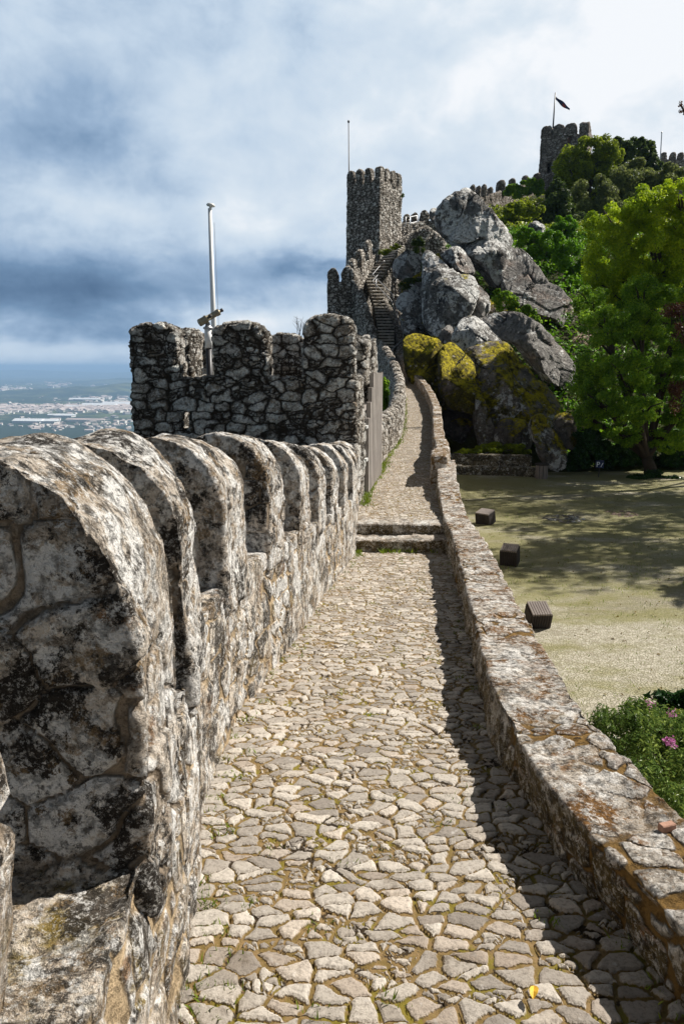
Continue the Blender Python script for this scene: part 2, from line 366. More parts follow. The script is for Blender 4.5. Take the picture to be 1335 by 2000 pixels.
M = {}
M['near_wall'] = rubble('weathered_wall', 0.30, 1.3, sidemoss=0.02, grits=80, attr=True, patch=.9, light=(0.84, 0.75, 0.64), dark=(0.46, 0.37, 0.28), mortar=(0.28, 0.21, 0.13), lichen=0.6, moss=0.6, hs=0.026, streak=0.7, ochre=0.6, blotch=0.4, lsc=6, pitd=.5, lcol=(0.86, 0.84, 0.81), mossc=(0.24, 0.17, 0.02), method='BUMP')
M['near_merlon'] = rubble('weathered_merlon', 0.34, 1.15, grits=85, attr=True, patch=1.0, light=(0.80, 0.71, 0.61), dark=(0.40, 0.33, 0.26), mortar=(0.19, 0.15, 0.11), lichen=0.7, moss=0.25, hs=0.03, streak=0.1, ochre=0.25, blotch=0.5, lsc=5, pitd=.5, lcol=(0.86, 0.84, 0.81), method='BUMP')
M['turret'] = rubble('turret_rubble', 0.30, 1.75, grits=50, patch=.45, light=(0.74, 0.70, 0.64), dark=(0.25, 0.205, 0.16), mortar=(0.022, 0.017, 0.012), lichen=0.75, moss=0.22, hs=0.034, gap=0.10, ochre=0.2, blotch=0.85, lcol=(0.74, 0.75, 0.72), lsc=4.5)
M['curve_wall'] = rubble('curved_wall_stone', 0.24, 1.3, grits=26, light=(0.66, 0.61, 0.55), dark=(0.26, 0.22, 0.18), mortar=(0.05, 0.04, 0.028), lichen=0.6, moss=0.2, hs=0.03, gap=0.09, blotch=0.6, pitd=0.5)
M['tower'] = rubble('tower_rubble', 0.27, 1.5, grits=16, light=(0.85, 0.80, 0.73), dark=(0.32, 0.28, 0.24), mortar=(0.035, 0.028, 0.02), lichen=0.5, moss=0.12, hs=0.04, gap=0.13, ochre=0.0, blotch=0.1, pitd=0.35, lsc=1.5, lcol=(0.85, 0.84, 0.80))
M['far_tower'] = rubble('far_tower_masonry', 0.6, 1.7, grits=7, light=(0.42, 0.37, 0.33), dark=(0.22, 0.18, 0.16), mortar=(0.06, 0.05, 0.04), lichen=0.2, moss=0.1, hs=0.05, gap=0.09, ochre=0.1, blotch=0.4, pitd=0.4, lsc=.9)
M['parapet'] = rubble('mossy_parapet', 0.22, 1.6, grits=60, light=(0.66, 0.60, 0.53), dark=(0.26, 0.20, 0.14), mortar=(0.10, 0.06, 0.02), lichen=0.8, moss=0.2, hs=0.018, gap=0.08, ochre=0.55, blotch=0.6, mossc=(0.12, 0.09, 0.012), topmoss=0.35, merge=0.3, streak=0.1, lsc=5, lcol=(0.78, 0.75, 0.71), method='BUMP')
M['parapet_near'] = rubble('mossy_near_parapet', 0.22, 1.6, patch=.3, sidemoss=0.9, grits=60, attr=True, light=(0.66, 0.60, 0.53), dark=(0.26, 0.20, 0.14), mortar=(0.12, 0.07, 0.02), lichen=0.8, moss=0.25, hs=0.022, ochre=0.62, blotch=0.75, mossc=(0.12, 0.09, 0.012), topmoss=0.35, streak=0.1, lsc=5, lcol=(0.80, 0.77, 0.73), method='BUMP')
M['lit_tread'] = rubble('sunlit_tread_stone', 0.5, 1.0, grits=50, light=(0.88, 0.83, 0.75), dark=(0.60, 0.53, 0.45), mortar=(0.12, 0.09, 0.05), lichen=0.5, moss=0.1, hs=0.015, gap=0.03, merge=0.9, blotch=0.5)  # whitish colour paints sunlight onto the long stair's treads
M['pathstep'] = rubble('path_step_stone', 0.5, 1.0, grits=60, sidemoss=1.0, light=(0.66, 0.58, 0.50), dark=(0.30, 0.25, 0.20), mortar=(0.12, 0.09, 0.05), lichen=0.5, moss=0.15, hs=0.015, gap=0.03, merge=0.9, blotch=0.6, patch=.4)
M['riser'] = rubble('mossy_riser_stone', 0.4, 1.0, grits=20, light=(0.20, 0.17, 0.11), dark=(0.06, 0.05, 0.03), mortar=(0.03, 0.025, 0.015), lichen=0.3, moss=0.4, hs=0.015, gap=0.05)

def cobbles(name, sx=0.115, far=False, light=(0.58, 0.53, 0.465), dark=(0.25, 0.22, 0.19), joint=(0.17, 0.115, 0.035)):
    m, t = new_mat(name); P = pos(t); x, y, z = t.sep(P)
    Q = t.comb(x, y, 0.0)
    warp = t.vm('SUBTRACT', t.noise(Q, 7, 2, 0.5, col=True), (0.5, 0.5, 0.5))
    warp2 = t.vm('SUBTRACT', t.noise(Q, 55, 3, 0.6, col=True), (0.5, 0.5, 0.5))
    wp = t.vm('ADD', Q, t.new('ShaderNodeVectorMath', {0: warp, 'Scale': 0.085}, operation='SCALE').outputs[0])
    wp = t.vm('ADD', wp, t.new('ShaderNodeVectorMath', {0: warp2, 'Scale': 0.010}, operation='SCALE').outputs[0])
    wp = t.vm('MULTIPLY', wp, (0.76, 1.28, 0))
    ve = t.vor(wp, 1/sx, 'DISTANCE_TO_EDGE', '2D', 1.0).outputs['Distance']
    vc = t.sep(t.vor(wp, 1/sx, 'F1', '2D', 1.0).outputs['Color'])
    ve2 = t.vor(wp, 2.1/sx, 'DISTANCE_TO_EDGE', '2D', 1.0).outputs['Distance']
    vc2 = t.sep(t.vor(wp, 2.1/sx, 'F1', '2D', 1.0).outputs['Color'])
    small = t.m('GREATER_THAN', vc[2], 0.80)
    ve = t.m('MINIMUM', ve, t.m('ADD', t.m('MULTIPLY', ve2, 0.75), t.m('MULTIPLY', t.m('SUBTRACT', 1.0, small), 2.0)))
    rnd = t.m('ADD', t.m('MULTIPLY', vc[0], t.m('SUBTRACT', 1.0, small)), t.m('MULTIPLY', vc2[0], small))
    fine = t.noise(P, 70, 6, 0.78); mid = t.noise(P, 20, 5, 0.65); big = t.noise(P, 2.5, 4, 0.6)
    gapw = t.m('ADD', 0.022, t.m('MULTIPLY', vc[1], 0.065))
    e = t.m('ADD', ve, t.m('MULTIPLY', t.m('SUBTRACT', mid, 0.5), 0.07))
    mask = t.ss(t.m('SUBTRACT', e, gapw), 0.0, 0.045)
    dome = t.ss(t.m('SUBTRACT', e, gapw), 0.0, 0.16)
    h = t.m('MULTIPLY', t.m('ADD', t.m('MULTIPLY', mask, 0.7), t.m('MULTIPLY', dome, 0.3)), t.m('ADD', 0.65, t.m('MULTIPLY', rnd, 0.7)))
    h = t.m('ADD', h, t.m('MULTIPLY', t.m('SUBTRACT', mid, 0.5), 0.42))
    h = t.m('ADD', h, t.m('MULTIPLY', t.m('SUBTRACT', fine, 0.5), 0.30))
    st = t.mix(rnd, dark, light); st = t.mix(t.m('MULTIPLY', t.ss(vc[1], .6, 1), 0.35), st, (0.58, 0.46, 0.36))
    st = t.mix(t.m('MULTIPLY', t.ss(big, .5, .68), .3), st, (0.26, 0.20, 0.14))
    st = t.mix(t.ss(fine, 0.36, 0.54), t.mix(0.5, st, (0.10, 0.08, 0.065)), st)
    st = t.mix(t.m('MULTIPLY', t.ss(mid, 0.60, 0.72), 0.5), st, (0.62, 0.60, 0.57))
    st = t.mix(t.m('MULTIPLY', t.ss(t.noise(P, 5, 5, .7), 0.60, 0.72), 0.55), st, (0.10, 0.075, 0.05))
    jt = t.mix(t.ss(t.noise(P, 30, 4, 0.7), 0.4, 0.6), joint, (0.24, 0.16, 0.07))
    jt = t.mix(t.ss(t.noise(P, 7, 5, 0.7), 0.53, 0.60), jt, (0.19, 0.15, 0.02))
    jt = t.mix(t.ss(t.noise(t.vm('ADD', P, (5, 5, 5)), 9, 5, 0.7), 0.56, 0.62), jt, (0.035, 0.022, 0.010))
    col = t.mix(mask, jt, st)
    return finish(m, t, col, 0.88, h, 0.0135, 'BOTH', spec=0.3)
M['cobble'] = cobbles('cobblestones', 0.072)

def courtyard_mat():
    m, t = new_mat('courtyard_setts'); P = pos(t); x, y, z = t.sep(P)
    Q = t.comb(x, y, 0.0)
    wp = t.vm('ADD', Q, t.new('ShaderNodeVectorMath', {0: t.vm('SUBTRACT', t.noise(Q, 4, 3, 0.6, col=True), (0.5, 0.5, 0.5)), 'Scale': 0.12}, operation='SCALE').outputs[0])
    vn = t.vor(wp, 21, 'DISTANCE_TO_EDGE', '2D').outputs['Distance']; vc = t.sep(t.vor(wp, 21, 'F1', '2D').outputs['Color'])
    mask = t.ss(t.m('ADD', vn, t.m('MULTIPLY', t.m('SUBTRACT', t.noise(P, 40, 4), 0.5), 0.35)), 0.0, 0.16)
    st = t.mix(vc[0], (0.36, 0.325, 0.25), (0.56, 0.52, 0.43))
    jt = t.mix(t.noise(P, 8, 4), (0.10, 0.10, 0.03), (0.20, 0.21, 0.06))
    col = t.mix(t.m('ADD', .5, t.m('MULTIPLY', mask, .5)), jt, st); col = t.mix(t.ss(t.noise(P, .35, 5, .6), .45, .62, 0, .45), col, (0.17, 0.145, 0.085))
    g = t.noise(t.vm('MULTIPLY', P, (0.8, 1.6, 1)), 0.55, 6, 0.6); far = t.ss(y, 8, 20)
    gm = t.ss(t.m('ADD', g, t.m('MULTIPLY', far, 0.22)), 0.52, 0.74)
    gcol = t.mix(t.noise(P, 12, 6, 0.7), (0.13, 0.125, 0.035), (0.34, 0.32, 0.12))
    col = t.mix(t.m('MULTIPLY', gm, 0.75), col, gcol)
    sp = t.ss(t.noise(t.vm('ADD', P, (2, 2, 2)), 14, 4, 0.7), 0.58, 0.68)
    col = t.mix(t.m('MULTIPLY', sp, 0.6), col, (0.15, 0.19, 0.03))
    bz = t.ss(t.noise(t.vm('ADD', P, (9, 4, 2)), 1.1, 6, 0.7), 0.60, 0.72)
    col = t.mix(t.m('MULTIPLY', bz, 0.35), col, (0.10, 0.07, 0.04))
    h = t.m('ADD', mask, t.m('MULTIPLY', t.noise(P, 25, 5, .7), 1.3))
    return finish(m, t, col, 0.95, h, 0.012, 'BUMP')
M['courtyard'] = courtyard_mat()

def granite(name, moss=0.0, lichen=0.4, base=(0.30, 0.285, 0.27), pink=0.1, dark=0.5, mosscol=((0.09, 0.075, 0.006), (0.58, 0.48, 0.016))):
    m, t = new_mat(name); P = pos(t); nx, ny, nz = nrm(t)
    big = t.noise(P, 0.45, 5, 0.6); mid = t.noise(P, 2.2, 7, 0.68); fine = t.noise(P, 14, 6, 0.75)
    vfine = t.noise(P, 45, 4, 0.75)
    c = t.mix(t.ss(mid, 0.3, 0.7), tuple(b*0.62 for b in base), tuple(min(.9, b*1.25) for b in base))
    c = t.mix(t.m('MULTIPLY', t.ss(vfine, 0.45, 0.62), 0.40), c, tuple(b*0.45 for b in base))
    c = t.mix(t.m('MULTIPLY', t.ss(big, 0.52, 0.68), pink*3), c, (0.36, 0.25, 0.19))
    sk = t.noise(t.vm('MULTIPLY', P, (1, 1, 0.14)), 1.8, 7, 0.68)
    c = t.mix(t.m('MULTIPLY', t.ss(sk, 0.50, 0.64), dark), c, (0.055, 0.052, 0.052))
    lz = t.m('ADD', t.m('MULTIPLY', t.noise(t.vm('ADD', P, (3, 8, 2)), 0.55, 5, 0.65), 0.55), t.m('MULTIPLY', t.noise(P, 3.8, 7, 0.74), 0.45))
    lm = t.ss(lz, 0.605-0.14*lichen, 0.635-0.14*lichen)
    c = t.mix(t.m('MULTIPLY', lm, t.ss(vfine, 0.25, 0.5, 0.35, 0.98)), c, (0.80, 0.80, 0.78))
    vor = t.vor(t.vm('ADD', P, (1, 2, 3)), 5.5).outputs['Distance']
    c = t.mix(t.m('MULTIPLY', t.m('MULTIPLY', t.m('LESS_THAN', vor, 0.28), t.ss(mid, 0.5, 0.6)), 0.5), c, (0.58, 0.57, 0.54))
    if moss:
        mz = t.m('ADD', t.noise(t.vm('ADD', P, (4, 4, 4)), 0.8, 7, 0.66), t.m('MULTIPLY', nz, 0.20))
        mm = t.ss(mz, 0.80-0.42*moss, 0.90-0.42*moss)
        mc = t.mix(t.ss(t.m('ADD', t.noise(P, 3.0, 6, 0.7), t.m('MULTIPLY', nz, 0.24)), 0.50, 0.80), mosscol[0], mosscol[1])
        mc = t.mix(t.m('MULTIPLY', t.ss(fine, 0.5, 0.62), 0.5), mc, (0.06, 0.05, 0.01))
        c = t.mix(mm, c, mc)
        spot = t.m('MULTIPLY', t.m('LESS_THAN', t.vor(P, 3.1).outputs['Distance'], 0.20), t.ss(t.noise(P, 1.1, 3), 0.5, 0.6))
        c = t.mix(t.m('MULTIPLY', spot, 0.8), c, (0.50, 0.46, 0.38))
    cp = t.vm('ADD', P, t.new('ShaderNodeVectorMath', {0: t.noise(P, 0.5, 4, .6, col=True), 'Scale': 1.6}, operation='SCALE').outputs[0])
    ck = t.m('MAXIMUM', t.ss(t.vor(cp, 0.2, 'DISTANCE_TO_EDGE').outputs['Distance'], 0.0, 0.013), t.ss(t.noise(P, .35, 2), .42, .50))
    c = t.mix(ck, (0.02, 0.018, 0.015), c)
    pit = t.ss(t.noise(P, 6, 6, .78), 0.36, 0.48)
    c = t.mix(t.m('MULTIPLY', t.m('SUBTRACT', 1.0, pit), 0.6), c, (0.05, 0.045, 0.04))
    h = t.m('ADD', t.m('MULTIPLY', mid, 1.2), t.m('MULTIPLY', fine, 0.45)); h = t.m('ADD', h, t.m('MULTIPLY', ck, 1.2)); h = t.m('ADD', h, t.m('MULTIPLY', pit, 0.35))
    return finish(m, t, c, 0.9, h, 0.22, 'BUMP')
M['granite_white'] = granite('lichened_granite', 0.0, 0.85, base=(0.27, 0.26, 0.245), dark=0.8)
M['granite_grey'] = granite('grey_granite', 0.0, 0.50, base=(0.31, 0.295, 0.28), pink=0.2, dark=0.7)
M['granite_mix'] = granite('streaked_granite', 0.15, 0.75, base=(0.25, 0.24, 0.225), dark=0.85)
M['granite_moss'] = granite('mossy_granite', 0.60, 0.5, base=(0.28, 0.245, 0.21), dark=0.5)
M['granite_yellow'] = granite('yellow_moss_rock', 1.05, 0.25, base=(0.22, 0.18, 0.15), dark=0.4)
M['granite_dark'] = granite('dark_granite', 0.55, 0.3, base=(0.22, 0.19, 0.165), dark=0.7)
M['granite_pink'] = granite('salmon_granite', 0.0, 0.1, base=(0.52, 0.38, 0.30), pink=0.1, dark=0.3)

def foliage(name, c1, c2, c3=None, trans=0.35, rough_=0.5):
    m, t = new_mat(name); g = t.new('ShaderNodeNewGeometry'); r = g.outputs['Random Per Island']
    nz = t.noise(g.outputs['Position'], 0.8, 3, 0.6)
    f = t.m('ADD', t.m('MULTIPLY', r, 0.65), t.m('MULTIPLY', t.ss(nz, 0.35, 0.65), 0.45))
    col = t.ramp(f, [(0.0, c1), (0.6, c2), (1.0, c3 or c2)])
    b = t.new('ShaderNodeBsdfPrincipled', {'Base Color': col, 'Roughness': rough_}); b.inputs['Specular IOR Level'].default_value = 0.3
    tr = t.new('ShaderNodeBsdfTranslucent', {'Color': col})
    mx = t.new('ShaderNodeMixShader', {0: trans}); t.l.new(b.outputs[0], mx.inputs[1]); t.l.new(tr.outputs[0], mx.inputs[2])
    t.l.new(mx.outputs[0], t.new('ShaderNodeOutputMaterial').inputs[0])
    return m
M['leaf_yellow'] = foliage('yellow_green_leaves', (0.13, 0.22, 0.012), (0.40, 0.54, 0.018), (0.70, 0.78, 0.04), 0.5)
M['leaf_green'] = foliage('green_leaves', (0.06, 0.12, 0.010), (0.20, 0.37, 0.025), (0.46, 0.62, 0.05), 0.5)
M['leaf_bright'] = foliage('bright_ivy_leaves', (0.05, 0.13, 0.008), (0.13, 0.30, 0.010), (0.26, 0.46, 0.02), 0.4)
M['leaf_dark'] = foliage('dark_leaves', (0.03, 0.052, 0.014), (0.08, 0.125, 0.026), (0.17, 0.23, 0.045), 0.4)
M['leaf_olive'] = foliage('olive_leaves', (0.07, 0.09, 0.03), (0.19, 0.23, 0.065), (0.33, 0.37, 0.10), 0.4)
M['leaf_mid'] = foliage('mid_green_leaves', (0.07, 0.105, 0.008), (0.24, 0.31, 0.016), (0.46, 0.54, 0.03), 0.45)
M['leaf_glossy'] = foliage('glossy_leaves', (0.012, 0.04, 0.012), (0.03, 0.085, 0.02), (0.06, 0.14, 0.03), 0.2, 0.3)
M['leaf_shrub'] = foliage('shrub_leaves', (0.05, 0.10, 0.025), (0.15, 0.24, 0.05), (0.36, 0.44, 0.10), 0.3, 0.4)
M['leaf_red'] = foliage('reddish_leaves', (0.06, 0.018, 0.012), (0.10, 0.04, 0.02), (0.16, 0.07, 0.03), 0.3)
M['petal'] = foliage('pink_petals', (0.42, 0.10, 0.30), (0.60, 0.22, 0.48), (0.75, 0.42, 0.62), 0.3)
M['grass'] = foliage('grass_blades', (0.10, 0.14, 0.012), (0.18, 0.26, 0.02), (0.30, 0.36, 0.04), 0.4)
M['drymoss'] = foliage('moss_tufts', (0.10, 0.055, 0.012), (0.17, 0.11, 0.02), (0.26, 0.20, 0.03), 0.3)

def plain(name, col, rough_=0.6, metal=0.0, nscale=8, var=0.25, hs=0.003):
    m, t = new_mat(name); P = pos(t)
    n = t.noise(P, nscale, 5, 0.65)
    c = t.mix(n, tuple(v_*(1-var) for v_ in col), tuple(min(1, v_*(1+var)) for v_ in col))
    return finish(m, t, c, rough_, t.noise(P, nscale*6, 4, 0.7), hs, 'BUMP', 0.4, {'Metallic': metal})
M['white_paint'] = plain('white_painted_metal', (0.78, 0.79, 0.78), 0.4, 0, 3, 0.06, 0.0005)
M['steel'] = plain('galvanised_steel', (0.42, 0.43, 0.45), 0.45, 0.6, 5, 0.2, 0.0005)
M['dark_metal'] = plain('dark_metal', (0.05, 0.05, 0.055), 0.45, 0.3, 8, 0.2, 0.0005)
M['brass'] = plain('tan_metal', (0.30, 0.26, 0.18), 0.35, 0.4, 9, 0.15, 0.0005)
M['navy'] = plain('navy_plate', (0.015, 0.03, 0.10), 0.5)
M['white'] = plain('white_lettering', (0.8, 0.85, 0.9), 0.5, 0, 3, 0.02)
M['bark'] = plain('bark', (0.06, 0.045, 0.032), 0.95, 0, 9, 0.5, 0.03)
M['earth'] = plain('earth', (0.05, 0.045, 0.022), 1.0, 0, 2.2, 0.6, 0.05)
M['brickred'] = plain('red_brick_fragment', (0.42, 0.24, 0.17), 0.9, 0, 30, 0.3)
M['leaf_fallen'] = plain('fallen_leaf', (0.72, 0.42, 0.03), 0.5, 0, 60, 0.3, 0.001)
M['flagcloth'] = plain('navy_cloth', (0.03, 0.045, 0.11), 0.8); M['flagred'] = plain('red_cloth', (0.32, 0.05, 0.04), 0.8)
def wood_mat(name, a, b):
    m, t = new_mat(name); P = pos(t)
    n = t.noise(t.vm('MULTIPLY', P, (1, 1, 0.08)), 30, 6, 0.7); n2 = t.noise(P, 4, 4, 0.6)
    c = t.mix(t.m('MULTIPLY', t.m('ADD', n, n2), 0.5), a, b)
    return finish(m, t, c, 0.85, n, 0.006, 'BUMP')
M['gatewood'] = wood_mat('weathered_wood', (0.12, 0.105, 0.095), (0.60, 0.55, 0.51))
M['darkwood'] = wood_mat('dark_stained_wood', (0.015, 0.012, 0.011), (0.085, 0.07, 0.065))
M['lit_greywood'] = wood_mat('grey_worn_lit_wood', (0.09, 0.07, 0.065), (0.42, 0.37, 0.34))  # worn grey wood, colour lightened so the box-top slats look sunlit

# ------------------------------------------------------------------ PATH
def path_grid(name, y0, y1, nx, k):
    ys = [y0]
    while ys[-1] < y1: ys.append(ys[-1]+max(0.006, k*abs(ys[-1])))
    ys[-1] = y1; ys = np.array(ys); xs = np.linspace(0, 1, nx)
    lx = np.array([LX(y) for y in ys])-0.08; rx = np.array([RX(y) for y in ys])+0.08
    X = lx[:, None]*(1-xs)+rx[:, None]*xs; Y = np.repeat(ys[:, None], nx, 1)
    z0 = np.array([pz(min(max(y, y0+1e-4), y1-1e-4)) for y in ys])
    Z = np.repeat(z0[:, None], nx, 1)
    V = np.stack([X.ravel(), Y.ravel(), Z.ravel()], 1)
    V[:, 2] += fbm(V*np.array([1.8, 1.8, 1.8]), 3, 5)*0.010
    n = len(ys); idx = np.arange(n*nx).reshape(n, nx)
    Fc = np.stack([idx[:-1, :-1], idx[:-1, 1:], idx[1:, 1:], idx[1:, :-1]], -1).reshape(-1, 4)
    o = mesh_np(name, V, Fc, M['cobble']); tag(o, kind='structure'); return o
path_grid('path', 1.0, 10.02, 240, 0.0036)
path_grid('path', -4, 1.0, 60, 0.02)
path_grid('path', 10.40, 45.3, 130, 0.0035)

st = thing('stone_steps', ((LX(10.2)+RX(10.2))/2, 10.2, pz(10.0)), 'two worn stone steps across the cobbled path, at the far end of the lower stretch', 'steps')
random.seed(3)
for (ya, yb, zt, zb) in ((10.0, 10.42, pz(10.2)+0.01, pz(10.0)-0.15), (10.36, 10.72, pz(10.6)+0.012, pz(10.2)-0.15)):
    bm = bmesh.new(); x0 = LX(10.2)-0.03; cuts = [x0, x0+0.38+random.uniform(-.05, .05), x0+0.83+random.uniform(-.05, .05), x0+1.30]
    for a, b in zip(cuts, cuts[1:]):
        j = random.uniform(-.02, .02); bm_box(bm, (a+0.006, ya+j, zb), (b-0.006, yb, zt+random.uniform(-.012, .006)))
    rough('step', bm, M['pathstep'], 0.014, 0.012, 9, parent=st, seed=4)

# ------------------------------------------------------------------ walls along the path
def arch_profile(T, h, sh, n=9, power=1.0):
    """bullet profile across the wall: width T, shoulders at sh, crest at h; list of (u,z)"""
    pts = [(-T/2, 0), (-T/2, sh)]
    for i in range(1, n):
        a = math.pi*(1-i/n); pts.append((math.cos(a)*T/2, sh+(h-sh)*math.sin(a)**power))
    pts += [(T/2, sh), (T/2, 0)]
    return pts
def merlon_bm(c, tan, L, T, h, sh, sink=0.1, slope=0.0, n=9, power=1.0):
    """c = centre of merlon base; tan = unit direction of wall"""
    bm = bmesh.new(); tan = Vector(tan).normalized(); u = Vector((tan.y, -tan.x, 0)).normalized(); c = Vector(c)
    prof = arch_profile(T, h, sh, n, power)
    a = [c - tan*L/2 + u*p[0] + Vector((0, 0, (p[1] if p[1] > 0 else -sink)-slope*L/2)) for p in prof]
    bm_prism(bm, a, tan*L+Vector((0, 0, slope*L)))
    return bm
def wall_bm(ys, inner, thick, top, bot, sgn):
    """inner(y)->x, sgn=-1 wall extends to -x"""
    bm = bmesh.new(); secs = []
    for y in ys:
        x = inner(y); e = 0.05; tx = Vector((inner(y+e)-inner(y-e), 2*e, 0)).normalized(); nn = Vector((tx.y, -tx.x, 0))*sgn
        a = Vector((x, y, 0)); b = a+nn*thick
        s = [(a.x, a.y, bot(y)), (a.x, a.y, top(y)), (b.x, b.y, top(y)), (b.x, b.y, bot(y))]
        secs.append(s)
    bm_hull_strip(bm, secs); return bm
TW = 0.60
SILL = [(-4, -1.0), (1.4, -1.0), (3.27, -1.0), (4.35, -1.10), (5.4, -1.20), (7.3, -1.46), (9.3, -1.66), (11.8, -1.85)]
TOPS = [(-4, -0.16), (1.4, -0.16), (2.4, -.24), (3.3, -0.29), (4.5, -0.43), (5.5, -0.55), (7.3, -0.78), (9.3, -0.98), (11.8, -1.2)]
sill = lambda y: lerp_tab(SILL, y)
nw = thing('battlement_wall', (LX(6)-0.25, 6, pz(6)), 'weathered lichen-covered stone battlement wall along the left side of the cobbled path in the foreground', 'wall')
for (a, b, vx) in ((-3.0, 1.0, 0.05), (0.98, 3.6, 0.011), (3.58, 11.85, 0.02)):
    rough('wall_body', wall_bm(np.linspace(a, b, max(4, int((b-a)*4))), LX, TW, sill, lambda y: pz(y)-(1.0 if b < 4 else 0.8), -1), M['near_wall'], vx, 0.018, 4.0, parent=nw, seed=11, octv=5, stone=(.20, .012, .06, .62, .5))
# lower masonry under the walk
rough('wall_footing', wall_bm(np.linspace(-3, 11.9, 20), lambda y: LX(y)-0.04, TW+0.1, lambda y: pz(y)-0.7, lambda y: -9.0, -1), M['near_wall'], 0.08, 0.05, 1.5, parent=nw, seed=12)
mer = [(a+L/2, L) for a, L in ((-2.4, .66), (-1.3, .66), (-.18, .96), (1.36, .46), (2.26, .46), (3.29, .52), (4.35, .50), (5.38, .48), (6.38, .46), (7.36, .46), (8.34, .46), (9.32, .46), (10.3, .46), (11.2, .46))]
for i, (y, L) in enumerate(mer):
    e = 0.2; tan = Vector((LX(y+e)-LX(y-e), 2*e, sill(y+e)-sill(y-e)))
    slope = tan.z/(2*e)
    t2 = Vector((tan.x, tan.y, 0)).normalized(); u = Vector((t2.y, -t2.x, 0))
    c = Vector((LX(y), y, sill(y)))-u*(TW/2)
    h = lerp_tab(TOPS, y)-sill(y)+random.uniform(-.02, .02)+.02
    vx = 0.009 if 0.5 < y < 3 else (0.013 if 3 < y < 6 else 0.02 if y > 0 else 0.04)
    rough('merlon', merlon_bm(c, t2, L, TW+0.02, h, h*0.54, 0.12, slope, 10, 1.1), M['near_merlon'], vx, 0.024, 4.0, parent=nw, seed=20+i, smoothit=3, octv=5, stone=(.21, .015, .035, .74, .9))

# right parapet (low)
rp = thing('parapet_wall', (RX(5)+0.15, 5, pz(5)), 'low mossy orange-brown stone parapet along the right side of the cobbled path in the foreground', 'wall')
PT_TOP = [(-4, 0.22), (2, 0.22), (4, 0.26), (9.5, 0.33), (10.4, 0.42), (15.2, 0.30)]
ptop = lambda y: (pz(min(y, 10.0)) if y < 10.05 else pz(10.0)+(y-10.0)*0.066) + lerp_tab([(-4, .21), (2.2, .21), (4, .25), (10, .36), (15.2, .34)], y)
for (a, b, vx) in ((-3.0, 1.3, 0.04), (1.28, 4.2, 0.010), (4.18, 15.05, 0.02)):
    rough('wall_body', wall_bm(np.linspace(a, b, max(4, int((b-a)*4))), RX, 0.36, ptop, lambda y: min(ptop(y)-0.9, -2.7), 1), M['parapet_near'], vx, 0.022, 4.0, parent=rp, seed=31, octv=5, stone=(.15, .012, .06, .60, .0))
rough('wall_footing', wall_bm(np.linspace(-3, 15.0, 20), lambda y: RX(y)-0.2, 0.5, lambda y: min(ptop(y)-0.75, -2.55), lambda y: -4.9, 1), M['parapet'], 0.06, 0.05, 2, parent=rp, seed=32)
# far parapet
rf = thing('parapet_wall', (RX(28)+0.2, 28, pz(28)), 'thin curving stone parapet on the right of the upper path, beside the yellow mossy boulder', 'wall')
rough('wall_body', wall_bm(np.linspace(14.2, 44.6, 50), lambda y: RX(y)-0.12 if y < 16 else RX(y), 0.30, lambda y: pz(y)+(0.42 if y > 18 else 0.55), lambda y: pz(y)-1.0, 1), M['parapet'], 0.035, 0.025, 2.5, parent=rf, seed=33)
rough('wall_footing', wall_bm(np.linspace(14.2, 44.6, 30), lambda y: RX(y)+0.03, 0.36, lambda y: pz(y)-0.8, lambda y: -5.2, 1), M['curve_wall'], 0.10, 0.05, 1.5, parent=rf, seed=34)
# curved battlement wall beyond the gate
cw = thing('battlement_wall', (LX(25)-0.2, 25, pz(25)), 'curving crenellated wall with small round merlons beyond the wooden gate', 'wall')
ctop = lambda y: pz(y)+lerp_tab([(15, .52), (30, .50), (45, .8)], y)
rough('wall_body', wall_bm(np.linspace(15.9, 45.2, 60), LX, 0.42, ctop, lambda y: pz(y)-1.2, -1), M['curve_wall'], 0.04, 0.03, 2.0, parent=cw, seed=41)
rough('wall_footing', wall_bm(np.linspace(15.9, 45.2, 30), lambda y: LX(y)-0.04, 0.5, lambda y: pz(y)-1.0, lambda y: pz(y)-9, -1), M['curve_wall'], 0.12, 0.05, 1.0, parent=cw, seed=42)
y = 16.45; i = 0
while y < 44.8:
    e = 0.3; t2 = Vector((LX(y+e)-LX(y-e), 2*e, 0)).normalized(); u = Vector((t2.y, -t2.x, 0)); slope = (pz(y+e)-pz(y-e))/(2*e)
    hh = 0.48 if y < 33 else 0.42
    L = 0.62 if y < 33 else 0.8
    rough('merlon', merlon_bm(Vector((LX(y), y, ctop(y)))-u*0.21, t2, L, 0.44, hh, hh*0.5, 0.1, slope), M['curve_wall'], 0.035, 0.03, 3, parent=cw, seed=50+i)
    y += 0.98 if y < 33 else 1.1; i += 1

# ------------------------------------------------------------------ front turret
TYF, TYB = 11.85, 16.1
fl = PT(257, 760, TYF); fr = Vector((0.235, TYF, 0)); br = Vector((0.74, TYB, 0)); bl = Vector((-3.0, TYB+0.2, 0))
tu = thing('turret', ((fl.x+fr.x)/2, 14, -2.2), 'square dark rubble-stone turret with rounded merlons and a narrow slit, holding the white pole', 'turret')
A = [Vector((fl.x, TYF, 0)), fr, br, bl]
ZS = PT(400, 738, TYF).z
def offset_poly(P, dd):
    out = []; n = len(P)
    for i in range(n):
        p0, p1, p2 = P[i-1], P[i], P[(i+1) % n]
        e1 = (p1-p0).normalized(); e2 = (p2-p1).normalized(); n1 = Vector((-e1.y, e1.x, 0)); n2 = Vector((-e2.y, e2.x, 0))
        b = (n1+n2).normalized(); out.append(p1+b*dd/max(.3, b.dot(n1)))
    return out
B = offset_poly(A, 0.48)
bm = bmesh.new()
